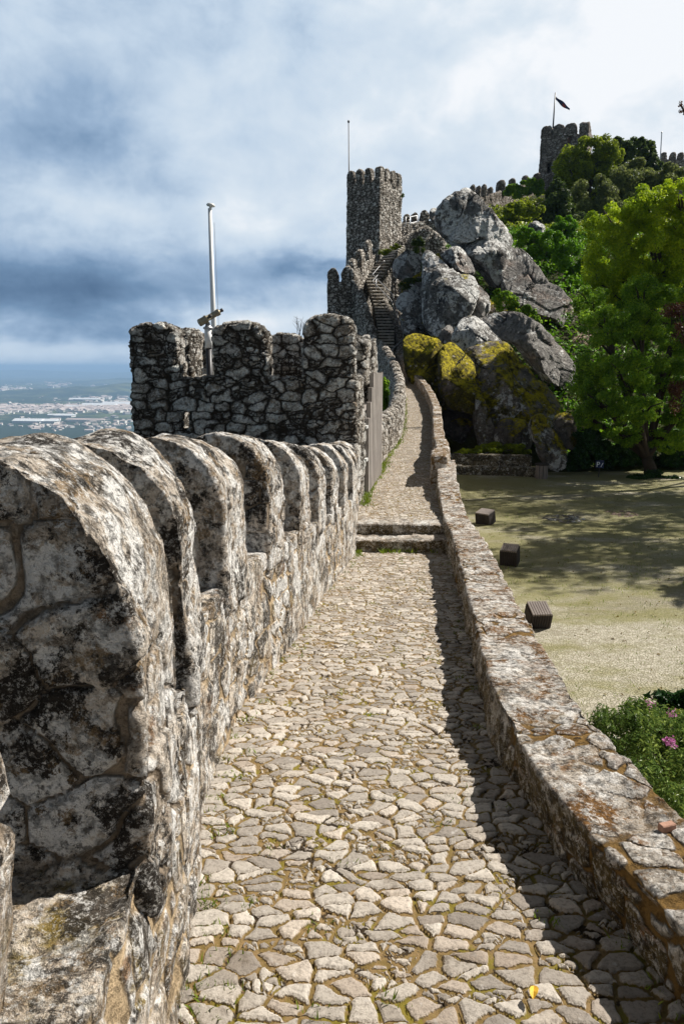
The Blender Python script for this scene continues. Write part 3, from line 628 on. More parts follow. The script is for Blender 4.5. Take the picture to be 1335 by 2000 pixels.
rg_ = [[bm.verts.new((P_.x, P_.y, z)) for P_, z in ((A[k], -9), (A[k], ZS), (B[k], ZS), (B[k], -9))] for k in range(4)]
for i in range(4):
    for j in range(4): bm.faces.new((rg_[i][j], rg_[i][(j+1) % 4], rg_[(i+1) % 4][(j+1) % 4], rg_[(i+1) % 4][j]))
bm_prism(bm, [(p.x, p.y, -9) for p in offset_poly(A, 0.3)], (0, 0, 9-1.05))
cut = bmesh.new(); s0 = PT(350, 841, TYF); s1 = PT(369, 804, TYF)
bm_box(cut, (s0.x, TYF-0.5, s0.z), (s1.x, TYF+0.9, s1.z))
bm_box(cut, (-0.02, 13.05, -2.3), (1.4, 15.7, -0.28))
rough('wall_body', bm, M['turret'], 0.025, 0.03, 2.4, parent=tu, seed=61, cut=cut)
def turret_merlon(c, tan, L, T, h, sh, seed, vox=0.022, mat='turret', par=None, amp=.045, power=0.55):
    rough('merlon', merlon_bm(c, tan, L, T, h, sh, 0.1, 0, 12, power), M[mat], vox, amp, 3.2, parent=par or tu, seed=seed, smoothit=5)
# the front-facing merlons: crown profile runs along the wall
def crown_bm(c, tan, L, T, h, sh, sink=.12, power=0.6):
    return merlon_bm(c, Vector((tan.y, -tan.x, 0)), T, L, h, sh, sink, 0, 12, power)
for k, (xa, xb, yt) in enumerate(((256, 350, 630), (417, 524, 629), (594, 692, 613))):
    a = PT(xa, 735, TYF); b = PT(xb, 735, TYF); zt = PT((xa+xb)/2, yt, TYF).z
    rough('merlon', crown_bm(Vector(((a.x+b.x)/2, TYF+0.25, ZS)), Vector((1, 0, 0)), b.x-a.x, 0.5, zt-ZS, (zt-ZS)*0.62), M['turret'], 0.022, 0.028, 3.0, parent=tu, seed=70+k, smoothit=4)
for k, (i, j, fs, hh) in enumerate(((3, 0, (0.14, 0.50, 0.93), 0.84), (2, 3, (0.16, 0.5, 0.84), 0.86), (1, 2, (0.52, 0.88), 0.72))):
    for f in fs:
        if (i, j) == (3, 0) and f > 0.9: continue
        p = A[i].lerp(A[j], f); q = B[i].lerp(B[j], f); tn = (A[j]-A[i]).normalized()
        rough('merlon', crown_bm(Vector(((p.x+q.x)/2, (p.y+q.y)/2, ZS)), tn, 0.82, 0.48, hh, hh*0.6), M['turret'], 0.03, 0.028, 3.0, parent=tu, seed=80+k*5+int(f*9), smoothit=4)

# wooden gate
ga = Vector((0.36, 12.95, 0)); gb = Vector((0.71, 15.6, 0)); ga.x += 0.03; gb.x += 0.06
gt = thing('wooden_gate', ((ga.x+gb.x)/2, 14.3, pz(14)), 'tall weathered wooden gate of vertical slats against the turret side', 'gate')
gd = (gb-ga).normalized(); gn = Vector((gd.y, -gd.x, 0)); glen = (gb-ga).length
nS = 11
for k in range(nS):
    f = (k+0.5)/nS; p = ga+gd*glen*f; wv = gd*(glen/nS*0.25)
    top = -0.12 - (0.9*(1-min(1, f*3.2))**1.0 if f < .32 else 0) + random.uniform(-.01, .01)
    bm = bmesh.new()
    bm_prism(bm, [p-wv+Vector((0, 0, pz(p.y)+0.04)), p+wv+Vector((0, 0, pz(p.y)+0.04)), p+wv+Vector((0, 0, top)), p-wv+Vector((0, 0, top))], gn*0.075)
    bmesh.ops.recalc_face_normals(bm, faces=bm.faces)
    from_bm('slat', bm, M['gatewood'], gt)
for zr in (-0.75, -1.45, -2.0):
    bm = bmesh.new(); o1 = ga-gn*0.04+Vector((0, 0, zr)); bm_prism(bm, [o1, o1+gd*glen, o1+gd*glen+Vector((0, 0, .09)), o1+Vector((0, 0, .09))], gn*0.038)
    bmesh.ops.recalc_face_normals(bm, faces=bm.faces); from_bm('rail', bm, M['gatewood'], gt)
for zr in (-1.05, -1.62):
    bm = bmesh.new(); o1 = ga-gd*0.14+gn*0.01+Vector((0, 0, zr)); bm_prism(bm, [o1, o1+gd*.26, o1+gd*.26+Vector((0, 0, .05)), o1+Vector((0, 0, .05))], gn*0.05)
    bmesh.ops.recalc_face_normals(bm, faces=bm.faces); from_bm('hinge', bm, M['white_paint'], gt)

# white pole with mushroom cap
def lathe(bm, base, prof, seg=20, axis=Vector((0, 0, 1))):
    axis = axis.normalized(); u = axis.cross(Vector((0, 1, 0)) if abs(axis.y) < .9 else Vector((1, 0, 0))).normalized(); v_ = axis.cross(u)
    rings = [[bm.verts.new(Vector(base)+axis*z+(u*math.cos(2*math.pi*k/seg)+v_*math.sin(2*math.pi*k/seg))*max(r, 1e-4)) for k in range(seg)] for r, z in prof]
    for a, b in zip(rings, rings[1:]):
        for k in range(seg): bm.faces.new((a[k], a[(k+1) % seg], b[(k+1) % seg], b[k]))
    bm.faces.new(rings[0][::-1]); bm.faces.new(rings[-1]); bmesh.ops.recalc_face_normals(bm, faces=bm.faces)
YP = 14.6
pb = PT(418, 660, YP); ptp = PT(411, 407, YP); pb.z = -1.05
wp_ = thing('flagpole', pb, 'tall bare white pole with a mushroom cap rising from the turret', 'pole')
bm = bmesh.new(); lathe(bm, (pb.x, YP, -1.05), [(0.056, 0), (0.05, 1.8), (0.036, ptp.z+1.05)]); from_bm('pole', bm, M['white_paint'], wp_, True)
bm = bmesh.new(); lathe(bm, (pb.x+.01, YP, ptp.z), [(0.025, 0), (0.025, .03), (0.07, .035), (0.085, .055), (0.06, .085), (0.0, .095)], axis=Vector((.16, 0, 1))); from_bm('cap', bm, M['white_paint'], wp_, True)
bm = bmesh.new(); bm_tube(bm, [(pb.x+.12, YP-.05, -0.6), (pb.x+.075, YP-.02, ptp.z-.25)], .004, 5); from_bm('halyard', bm, M['steel'], wp_)
# telescope
YT = 13.2
tb = PT(409, 724, YT); tm = PT(409, 643, YT)
te = thing('viewing_telescope', (tb.x, YT, -1.05), 'coin-operated tan viewing telescope on a post in front of the white pole', 'telescope')
sp0 = PT(409, 680, YT)
bm = bmesh.new(); lathe(bm, (tb.x, YT, -1.05), [(0.05, 0), (0.05, sp0.z+1.05)]); from_bm('post', bm, M['dark_metal'], te, True)
bm = bmesh.new(); lathe(bm, (tb.x, YT, sp0.z), [(0.062, 0), (0.062, tm.z-sp0.z)]); from_bm('coin_box', bm, M['white_paint'], te, True)
bm = bmesh.new(); lathe(bm, (tb.x, YT, tm.z), [(0.075, 0), (0.085, .01), (0.085, .03), (0.05, .05), (0.035, .12)]); from_bm('mount', bm, M['steel'], te, True)
a = PT(389, 631, YT-0.1); b = PT(433, 606, YT+0.1); ax = (b-a)
bm = bmesh.new(); lathe(bm, a, [(0.062, 0), (0.066, .02), (0.062, .12), (0.072, .125), (0.072, .15), (0.05, .155), (0.05, .36), (0.058, .36), (0.058, .41), (0.038, .42)], axis=ax); tube = from_bm('tube', bm, M['brass'], te, True)
bm = bmesh.new(); lathe(bm, a+ax.normalized()*.42, [(0.03, 0), (0.024, .03), (0.034, .05), (0.03, .07)], axis=ax); from_bm('eyepiece', bm, M['dark_metal'], te, True)
bm = bmesh.new(); lathe(bm, a+ax.normalized()*.24+Vector((0, -.06, 0)), [(0.03, 0), (0.03, .03)], axis=Vector((0, -1, 0))); from_bm('knob', bm, M['dark_metal'], te, True)
# small post on the turret
q = PT(525, 726, 15.2); q2 = PT(525, 678, 15.2)
bm = bmesh.new(); bm_box(bm, (q.x-.022, 15.18, -1.05), (q.x+.022, 15.22, q2.z)); bm_box(bm, (q.x-.03, 15.16, q2.z), (q.x+.03, 15.24, q2.z+.015))
tag(from_bm('metal_post', bm, M['dark_metal'], origin=(q.x, 15.2, -1.05)), 'short thin dark metal post between the turret merlons', 'post')

# ------------------------------------------------------------------ stairs, bastion, towers
sc = thing('staircase', (2.7, 45.2, pz(45)), 'long steep stone staircase climbing towards the square tower', 'stairs')
Ls = [PT(744, 702, 45.0), PT(741, 650, 48.4), PT(731, 600, 51.6), PT(714, 545, 54.2)]
Rs = [PT(768, 702, 45.0), PT(770, 650, 48.4), PT(752, 600, 51.6), PT(742, 548, 54.4)]
def poly_at(P, f):
    f = f*(len(P)-1); i = min(int(f), len(P)-2); return P[i].lerp(P[i+1], f-i)
NST = 26
def tread(par, q_, zt):  # pale slab over the dark step body, a sunlit nosing put into the colour
    a, b, c, d_ = [Vector((p.x, p.y, 0)) for p in q_]; f = ((a+b)-(c+d_)).normalized()*.07; bm = bmesh.new()
    bm_prism(bm, [Vector((p.x, p.y, zt-.01)) for p in (a+f, b+f, c, d_)], (0, 0, .06)); bmesh.ops.recalc_face_normals(bm, faces=bm.faces)
    bmesh.ops.bevel(bm, geom=bm.edges[:], offset=.022, segments=1, affect='EDGES'); from_bm('tread', bm, M['lit_tread'], par)
for k in range(NST):
    f0, f1 = k/NST, (k+1.35)/NST
    a, b, c, d_ = poly_at(Ls, f0), poly_at(Rs, f0), poly_at(Rs, min(1, f1)), poly_at(Ls, min(1, f1))
    zt = (poly_at(Ls, min(1, (k+1)/NST)).z); bm = bmesh.new()
    a = a-(b-a)*0.12
    bm_prism(bm, [Vector((p.x, p.y, zt-0.5)) for p in (a, b, c, d_)], (0, 0, 0.5))
    bmesh.ops.recalc_face_normals(bm, faces=bm.faces)
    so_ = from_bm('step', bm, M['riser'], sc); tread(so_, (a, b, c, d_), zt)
Lu = [PT(714, 545, 54.2), PT(735, 522, 55.6), PT(752, 500, 56.6), PT(772, 487, 58)]
Ru = [PT(742, 548, 54.4), PT(758, 524, 54.9), PT(774, 503, 55.4), PT(790, 488, 56.8)]
for k in range(13):
    a, b, c, d_ = poly_at(Lu, k/13), poly_at(Ru, k/13), poly_at(Ru, min(1, (k+1.4)/13)), poly_at(Lu, min(1, (k+1.4)/13))
    zt = poly_at(Lu, (k+1)/13).z; bm = bmesh.new()
    bm_prism(bm, [Vector((p.x, p.y, zt-0.7)) for p in (a, b, c, d_)], (0, 0, 0.7)); bmesh.ops.recalc_face_normals(bm, faces=bm.faces)
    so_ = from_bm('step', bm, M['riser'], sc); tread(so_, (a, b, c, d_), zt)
# right parapet of the stair
bm = bmesh.new(); secs = []
for (xa, xb, yy, Y) in ((766, 790, 700, 44.6), (777, 789, 672, 46.5), (771, 782, 640, 48.6), (764, 772, 610, 50.3), (745, 752, 582, 52.2), (727, 733, 563, 53.6)):
    a = PT(xa, yy, Y); b = PT(xb, yy, Y); secs.append([(a.x, a.y, a.z-2.6), (a.x, a.y, a.z), (b.x, b.y, b.z), (b.x, b.y, b.z-6)])
bm_hull_strip(bm, secs)
tag(rough('stair_parapet', bm, M['curve_wall'], 0.06, 0.03, 2, origin=(3.5, 47, 0), seed=90), 'stone parapet edging the right side of the long staircase', 'wall')
# retaining wall right of the upper stair
bm = bmesh.new(); secs = []
for (xx, yy, Y) in ((748, 560, 53.6), (765, 525, 53.9), (780, 505, 54.2), (792, 492, 55)):
    a = PT(xx, yy, Y); secs.append([(a.x-.25, a.y, a.z-4.5), (a.x-.25, a.y, a.z), (a.x+.4, a.y+.3, a.z), (a.x+.4, a.y+.3, a.z-4.5)])
bm_hull_strip(bm, secs)
tag(rough('retaining_wall', bm, M['tower'], 0.09, 0.04, 1.6, origin=(5, 54, 5), seed=91), 'rough stone retaining wall right of the upper stair bend', 'wall')
# bastion beside stairs
bs = thing('bastion_wall', (0.6, 50, 1), 'crenellated rubble wall left of the staircase, stepping down beside it', 'wall')
a = PT(639, 551, 50); b = PT(700, 547, 50.4)
bm = bmesh.new(); bm_box(bm, (a.x, 50, -6), (b.x, 50.6, a.z))
rough('wall_body', bm, M['tower'], 0.06, 0.04, 1.6, parent=bs, seed=92)
bm = bmesh.new(); secs = []
for (xx, yy, Y) in ((699, 560, 50.3), (712, 585, 49), (722, 615, 47.8), (731, 645, 46.6), (738, 678, 45.4), (741, 700, 44.9)):
    p = PT(xx, yy, Y); secs.append([(p.x-.45, p.y, p.z-7), (p.x-.45, p.y, p.z), (p.x, p.y, p.z), (p.x, p.y, p.z-7)])
bm_hull_strip(bm, secs); rough('wall_body', bm, M['tower'], 0.06, 0.04, 1.6, parent=bs, seed=93)
for k, (xa, xb, yt) in enumerate(((639, 662, 522), (667, 692, 519))):
    p, q = PT(xa, 551, 50.3), PT(xb, 551, 50.3); zt = PT(xa, yt, 50.3).z
    rough('merlon', crown_bm(Vector(((p.x+q.x)/2, 50.3, a.z-.05)), Vector((1, 0, 0)), q.x-p.x, .55, zt-a.z, (zt-a.z)*.5, .2, 1.5), M['tower'], .04, .04, 2, parent=bs, seed=94+k)
for k, (xx, yy, Y) in enumerate(((700, 541, 50.2), (709, 561, 49.2), (716, 583, 48.3), (724, 606, 47.3), (731, 629, 46.5), (737, 655, 45.7))):
    p = PT(xx, yy, Y); bm = merlon_bm(Vector((p.x-.22, p.y, p.z-.75)), Vector((-.35, 1, 0)), 0.86, .5, .78, .4, .5, 0.9)
    rough('merlon', bm, M['tower'], .05, .035, 2, parent=bs, seed=100+k)
# upper wall left of tower
uw = thing('battlement_wall', (1.0, 54, 6), 'short rising crenellated wall between the staircase wall and foot of the nearer tower', 'wall')
bm = bmesh.new(); secs = []
for (xx, yy, Y) in ((684, 545, 51.2), (700, 526, 52.6), (716, 512, 54), (736, 497, 56)):
    p = PT(xx, yy, Y); secs.append([(p.x-.5, p.y, p.z-5), (p.x-.5, p.y, p.z), (p.x, p.y, p.z), (p.x, p.y, p.z-5)])
bm_hull_strip(bm, secs); rough('wall_body', bm, M['tower'], 0.06, 0.04, 1.6, parent=uw, seed=110)
for k, (xx, yt, Y) in enumerate(((693, 506, 52), (708, 488, 53.3), (722, 470, 54.8))):
    p = PT(xx, yt, Y); rough('merlon', merlon_bm(Vector((p.x-.2, p.y, p.z-1.25)), Vector((.35, 1, 0)), 0.75, .5, 1.25, .8, .3, .3), M['tower'], .05, .035, 2, parent=uw, seed=111+k)

def square_tower(name, label, cx_px, Y, side, ang, zt, zb, mh, mw, nm, mat, voxel, seed, cut=None, taper=0.04, loc=None, cat='tower', msh=.6):
    """near corner at pixel cx_px, depth Y"""
    c0 = PT(cx_px, 400, Y); c0.z = 0
    dl = Vector((-math.cos(ang), math.sin(ang), 0)); dr = Vector((math.sin(ang), math.cos(ang), 0))
    P = [c0, c0+dr*side, c0+dr*side+dl*side, c0+dl*side]     # counter-clockwise seen from above
    cen = (P[0]+P[2])/2
    t = thing(name, (cen.x, cen.y, zb), label, cat)
    bm = bmesh.new()
    lo = [cen+(p-cen)*(1+taper) for p in P]
    secs = [[(p.x, p.y, zb) for p in lo], [(p.x, p.y, zt) for p in P]]
    bm_hull_strip(bm, secs); rough('wall_body', bm, M[mat], voxel, voxel*.8, 1.3, parent=t, seed=seed, cut=cut)
    for i in range(4):
        a_, b_ = P[i], P[(i+1) % 4]; tn = (b_-a_).normalized(); inn = (cen-(a_+b_)/2).normalized()
        for k in range(nm):
            if k == nm-1: continue
            f = (mw/2 + (side-mw)*k/(nm-1))/side
            c = a_.lerp(b_, f)+inn*mw*.42
            rough('merlon', crown_bm(Vector((c.x, c.y, zt-.03)), tn, mw, mw*.84, mh, mh*msh, .1, .8), M[mat], voxel*.8, voxel*.5, 2, parent=t, seed=seed+i*7+k)
    return t, P
ZT = PT(742, 352, 57).z; ZB = PT(742, 505, 57).z-3
twr, TP = square_tower('square_tower', 'tall square rubble-stone tower at the top of the staircase, in front of the boulders', 741, 57, 2.98, R(37), ZT, ZB, 1.05, .60, 4, 'tower', .07, 130)
# pole left of tower
pp = PT(682, 415, 60); pq = PT(679, 240, 60)
fp = thing('flagpole', (pp.x, 60, pp.z-4), 'thin bare dark flagpole at the left edge of the nearer tower', 'pole')
bm = bmesh.new(); bm_tube(bm, [(pp.x, 60, pp.z-4), (pp.x, 60, pp.z), (pq.x+.05, 60, pq.z)], [.075, .06, .03], 8); from_bm('pole', bm, M['dark_metal'], fp, True)
bm = bmesh.new(); lathe(bm, (pq.x+.05, 60, pq.z), [(.05, 0), (.09, .06), (.07, .16), (.0, .2)]); from_bm('finial', bm, M['dark_metal'], fp, True)
# wall right of tower
rw = thing('battlement_wall', (7.5, 62, 10), 'crenellated wall joining the right side of the nearer tower to the big boulder', 'wall')
p0, p1 = PT(783, 436, 61), PT(874, 425, 63.5)
bm = bmesh.new(); secs = []
for f in (0, .33, .66, 1):
    p = p0.lerp(p1, f); secs.append([(p.x, p.y, p.z-6.5), (p.x, p.y, p.z-.05*f), (p.x, p.y+.8, p.z), (p.x, p.y+.8, p.z-6.5)])
bm_hull_strip(bm, secs); rough('wall_body', bm, M['tower'], .09, .05, 1.4, parent=rw, seed=150)
for k, (xa, xb, yt) in enumerate(((787, 799, 419), (803, 815, 416), (819, 836, 411), (842, 856, 408))):
    p, q = PT(xa, 437, 61.8+k*.4), PT(xb, 437, 61.8+k*.4); zt = PT(xa, yt, 61.8+k*.4).z
    rough('merlon', crown_bm(Vector(((p.x+q.x)/2, p.y, p.z)), Vector((1, .1, 0)), q.x-p.x, .55, zt-p.z, (zt-p.z)*.55, .35, .8), M['tower'], .06, .04, 2, parent=rw, seed=151+k)
# sloping ramp wall in front of it
bm = bmesh.new(); secs = []
for (xx, yt, Y) in ((778, 470, 58.5), (800, 455, 59), (835, 440, 59.5), (868, 466, 60)):
    p = PT(xx, yt, Y); secs.append([(p.x, p.y, p.z-5), (p.x, p.y, p.z), (p.x, p.y+1.2, p.z+.2), (p.x, p.y+1.2, p.z-5)])
bm_hull_strip(bm, secs); tag(rough('ramp_wall', bm, M['tower'], .09, .05, 1.4, origin=(6.4, 59, 9), seed=158), 'low sloping masonry wall at the right foot of the nearer tower', 'wall')

# far tower and walls
FT = 108
zt = PT(1100, 258, FT).z; zb = PT(1100, 350, FT).z-6
cut = bmesh.new()
ft_c = PT(1140, 400, FT)
def far_cut(xa, xb, ya, yb):
    p, q = PT(xa, yb, FT+2.0), PT(xb, ya, FT+2.0); bm_box(cut, (p.x, FT-1.5, p.z), (q.x, FT+3.8, q.z))
far_cut(1104, 1112, 267, 284); far_cut(1066, 1076, 317, 340)
ftw, FP = square_tower('square_tower', 'distant square castle tower flying a flag on the hilltop behind the trees', 1140, FT, 6.3, R(22), zt, zb, 1.5, 1.5, 4, 'far_tower', .14, 170, cut=cut, taper=.05)
pp = PT(1078, 262, 111); pq = PT(1081, 181, 111)
fg = thing('flagpole', (pp.x, 111, pp.z-1), 'thin flagpole with a wind-blown navy flag on the distant hilltop tower', 'flag')
bm = bmesh.new(); bm_tube(bm, [(pp.x, 111, pp.z-1), (pp.x+.1, 111, pq.z)], [.13, .07], 8); from_bm('pole', bm, M['dark_metal'], fg, True)
V = []; Fc = []; f0 = PT(1084, 190, 111)
f1 = PT(1112, 213, 111)
n = 14
for i in range(n+1):
    f = i/n; p = Vector(f0).lerp(Vector(f1), f); hh = .32*math.sin(math.pi*min(1, .15+f*.75))+.06
    wv = .12*math.sin(f*9)
    V += [(p.x, 111+wv, p.z+hh*.5), (p.x, 111+wv+.1, p.z), (p.x-.05, 111-wv, p.z-hh)]
Fc = [(3*i+j, 3*i+j+1, 3*i+j+4, 3*i+j+3) for i in range(n) for j in (0, 1)]
fo = mesh_np('flag', V, Fc, M['flagcloth'], fg); fo.modifiers.new('s', 'SOLIDIFY').thickness = .02
fo.data.materials.append(M['flagred'])
for p in fo.data.polygons:
    if p.index % 2 == 1 and 14 < p.index < 20: p.material_index = 1
fwl = thing('battlement_wall', PT(990, 380, 100), 'far crenellated wall climbing the ridge to the distant hilltop tower', 'wall')
secs = []; bm = bmesh.new()
wl = [(918, 378, 92), (945, 384, 94), (975, 372, 96), (1010, 362, 100), (1040, 357, 104), (1062, 352, 107)]
for (xx, yy, Y) in wl:
    p = PT(xx, yy, Y); secs.append([(p.x, p.y, p.z-7), (p.x, p.y, p.z), (p.x, p.y+1.0, p.z), (p.x, p.y+1.0, p.z-7)])
bm_hull_strip(bm, secs); rough('wall_body', bm, M['far_tower'], .14, .08, .9, parent=fwl, seed=190)
for k, (xx, yt, wd, Y) in enumerate(((924, 359, 8, 92.5), (935, 361, 8, 93), (946, 358, 9, 94), (958, 364, 10, 95), (979, 350, 14, 96.5), (1001, 347, 12, 99), (1027, 341, 12, 102), (1050, 337, 14, 105))):
    p = PT(xx, yt, Y); h = 24/F*Y*.95; L = wd/F*Y
    rough('merlon', crown_bm(Vector((p.x, p.y+.5, p.z-h)), Vector((1, .15, 0)), L, .8, h, h*.62, .4, .8), M['far_tower'], .1, .05, 1.5, parent=fwl, seed=191+k)
frw = thing('battlement_wall', PT(1320, 320, 125), 'distant crenellated wall on the hilltop at the right edge', 'wall')
a, b = PT(1286, 311, 125), PT(1400, 311, 125)
bm = bmesh.new(); bm_box(bm, (a.x, 125, a.z-8), (b.x, 126, a.z)); rough('wall_body', bm, M['far_tower'], .18, .08, .9, parent=frw, seed=205)
for k, xx in enumerate((1298, 1316, 1331, 1350, 1370, 1390)):
    p = PT(xx, 296, 125); h = 16/F*125
    rough('merlon', crown_bm(Vector((p.x, 125.5, p.z-h)), Vector((1, 0, 0)), 10/F*125, .8, h, h*.6, .3, .8), M['far_tower'], .12, .05, 1.5, parent=frw, seed=206+k)
p = PT(1290, 312, 124); q = PT(1291, 260, 124)
bm = bmesh.new(); bm_tube(bm, [(p.x, 124, p.z-6), (q.x, 124, q.z)], [.11, .07], 6)
lathe(bm, (q.x, 124, q.z), [(.08, 0), (.13, .1), (0, .25)]); tag(from_bm('pole', bm, M['steel'], origin=(p.x, 124, p.z-6)), 'distant bare thin pole beside the hilltop wall at the right edge', 'pole')

# handrails
def rail(name, label, pts, posts, r=.028, drop=.45, mat='steel'):
    t = thing(name, pts[0], label, 'handrail')
    for dz in (0, -drop):
        bm = bmesh.new(); bm_tube(bm, [Vector(p)+Vector((0, 0, dz)) for p in pts], r, 6); from_bm('rail', bm, M[mat], t, True)
    for p in posts:
        bm = bmesh.new(); bm_tube(bm, [Vector(p), Vector(p)-Vector((0, 0, 1.0))], r, 6); from_bm('post', bm, M[mat], t, True)
    return t
hp = [PT(*p) for p in ((766, 681, 45), (788, 662, 46.6), (785, 645, 47.6), (775, 605, 49.6), (764, 573, 51.2), (727, 536, 53.2), (750, 509, 55.2))]
rail('handrail', 'bent metal handrail along the right side of the long staircase', hp, [hp[0], hp[1], hp[3], PT(734, 545, 52.8), hp[6]])
hp2 = [PT(*p) for p in ((784, 437, 59.4), (792, 423, 59.6), (800, 424, 59.8), (814, 421, 60.2))]
rail('handrail', 'small metal handrail right of the nearer tower top path', hp2, hp2[1:], r=.03)

# ------------------------------------------------------------------ terrain
def lt(tab, t): return np.interp(t, [a for a, _ in tab], [b for _, b in tab])
SP = [(-60, -12), (-5, -6), (10, -6), (30, -6), (42, -5), (47, -4), (52, -2.5), (56, 0), (60, 5), (63, 8), (80, 13), (100, 20), (112, 24), (130, 24), (200, 5), (400, -90), (700, -200), (1100, -300)]
RT = [(-60, -9), (-20, -4.65), (31, -4.65), (34, -4.2), (40, -1), (46, 2.5), (52, 6), (60, 9), (80, 13.5), (100, 20), (120, 25.5), (135, 26), (200, 12), (400, -80), (700, -200), (1100, -300)]
XW = [(-60, -1.5), (0, -1.2), (10, -0.6), (16, -3.2 + 3.2), (30, 1.6), (40, 2.0), (46, 1.6), (52, .6), (60, 4), (80, 12), (100, 19), (130, 32), (1000, 90)]
def H(X, Y):
    z = np.where(X > lt(XW, Y)+2.2, lt(RT, Y), lt(SP, Y))
    blend = np.clip((X-lt(XW, Y)-1.0)/np.where(Y > 33, 7.0, 2.0), 0, 1); z = lt(SP, Y)*(1-blend)+lt(RT, Y)*blend
    dl = np.maximum(0, lt(XW, Y)-1.5-X); z = z-np.minimum(dl, 30)*1.9-np.maximum(0, dl-30)*0.62
    dr = np.maximum(0, X-45); z = z-dr*.35
    db = np.maximum(0, -Y-25); z = z-db*.4
    return np.maximum(z, -306)
def axis_pts(near, far, step, grow=1.12):
    v_ = [0.0]; s = step
    while v_[-1] < far:
        if v_[-1] > near: s *= grow
        v_.append(v_[-1]+s)
    return np.array(v_)
xp = axis_pts(40, 1600, 1.2); xs = np.concatenate([-xp[::-1], xp[1:]])
yp = axis_pts(130, 1600, 1.2); yn = axis_pts(10, 700, 2.0); ys = np.concatenate([-yn[::-1], yp[1:]])
XX, YY = np.meshgrid(xs, ys); X = XX.ravel(); Y = YY.ravel(); Z = H(X, Y)
V = np.stack([X, Y, Z], 1); nsz = fbm(V*np.array([.12, .12, 0]), 4, 3)
flat = (X > 0.3) & (Y < 31) & (Y > -20) & (X < 45)
V[:, 2] += np.where(flat, 0, nsz*np.clip((np.abs(Y-20)-16)/40, .0, 1.5))
V[:, 2] = np.where(flat, np.minimum(V[:, 2], -4.9), V[:, 2])
idx = np.arange(len(X)).reshape(len(ys), len(xs))
Fc = np.stack([idx[:-1, :-1], idx[:-1, 1:], idx[1:, 1:], idx[1:, :-1]], -1).reshape(-1, 4)
m, t = new_mat('hillside_ground'); P = pos(t)
c = t.mix(t.noise(P, .8, 7, .7), (0.02, 0.03, 0.008), (0.08, 0.09, 0.02)); c = t.mix(t.ss(t.noise(P, .35, 5, .7), .5, .65), c, (0.045, 0.035, 0.022))
M['hill'] = finish(m, t, c, 1.0, t.noise(P, 3, 6, .7), .25, 'BUMP')
tag(mesh_np('hillside', V, Fc, M['hill']), kind='structure')
# courtyard sheet
ys = np.concatenate([np.linspace(-15, 31, 60), [32.5, 33.5]]); xs = np.linspace(0.6, 44, 60)
XX, YY = np.meshgrid(xs, ys); X = XX.ravel(); Y = YY.ravel()
Zc = -4.6+np.where(Y > 28, (Y-28)*.03, 0)+fbm(np.stack([X*.25, Y*.25, X*0], 1), 3, 9)*.03
CZ = lambda x, y: -4.6
idx = np.arange(len(X)).reshape(len(ys), len(xs))
Fc = np.stack([idx[:-1, :-1], idx[:-1, 1:], idx[1:, 1:], idx[1:, :-1]], -1).reshape(-1, 4)
tag(mesh_np('courtyard', np.stack([X, Y, Zc], 1), Fc, M['courtyard']), kind='structure')

# valley plain, hills, towns
m, t = new_mat('valley_fields'); P = pos(t); x, y, z = t.sep(P)
Pk = t.vm('MULTIPLY', P, (.001, .001, .0))
f = t.noise(Pk, .9, 8, .66); f2 = t.noise(Pk, 5.5, 6, .65); cell = t.sep(t.vor(Pk, 7).outputs['Color'])
c = t.mix(cell[0], (0.035, 0.06, 0.022), (0.11, 0.14, 0.05)); c = t.mix(t.m('MULTIPLY', cell[1], .3), c, (0.18, 0.15, 0.09))
c = t.mix(t.ss(t.m('ADD', t.m('MULTIPLY', f, .6), t.m('MULTIPLY', f2, .4)), .47, .53), c, (0.016, 0.035, 0.018))
near = t.ss(y, 3600, 4500); c = t.mix(near, (0.016, 0.036, 0.020), c)
M['valley'] = finish(m, t, c, 1.0)
nr, na = 70, 60
rr = 500*(90000/500)**(np.linspace(0, 1, nr)); aa = np.radians(np.linspace(-110, 80, na))
V = []
for r_ in rr:
    for a_ in aa: V.append((r_*math.sin(a_), r_*math.cos(a_), -300))
V = np.array(V); V[:, 2] += fbm(V*np.array([1/1500, 1/1500, 0]), 4, 8)*np.clip(V[:, 1]/9000, 0, 1)*28
idx = np.arange(len(V)).reshape(nr, na)
Fc = np.stack([idx[:-1, :-1], idx[1:, :-1], idx[1:, 1:], idx[:-1, 1:]], -1).reshape(-1, 4)[:, ::-1]
tag(mesh_np('valley', V, Fc, M['valley']), kind='structure')
def ridge(Yd, hgt, xa, xb, seed, depth, nsx=180):
    xs = np.linspace(xa, xb, nsx); V = []
    prof = [(-1, 0), (-.6, .35), (-.25, .8), (0, 1), (.3, .8), (1, 0)]
    e = (0.5+0.5*fbm(np.stack([xs/abs(xb-xa)*6, xs*0, xs*0], 1), 5, seed))*np.clip(np.sin(np.linspace(0, math.pi, nsx))*3, 0, 1)
    for (o_, h_) in prof:
        for i, x_ in enumerate(xs): V.append((x_, Yd+o_*depth, -315+hgt*h_*max(.05, e[i])))
    k = len(prof); idx = np.arange(k*nsx).reshape(k, nsx)
    Fc = np.stack([idx[:-1, :-1], idx[:-1, 1:], idx[1:, 1:], idx[1:, :-1]], -1).reshape(-1, 4)
    tag(mesh_np('hills', V, Fc, M['valley']), kind='structure')
ridge(8600, 135, -7500, -1700, 3, 1500)
ridge(14500, 105, -9000, 3000, 5, 2500)
ridge(26000, 215, -26000, 16000, 9, 5000)
ridge(42000, 240, -40000, 30000, 14, 6000)
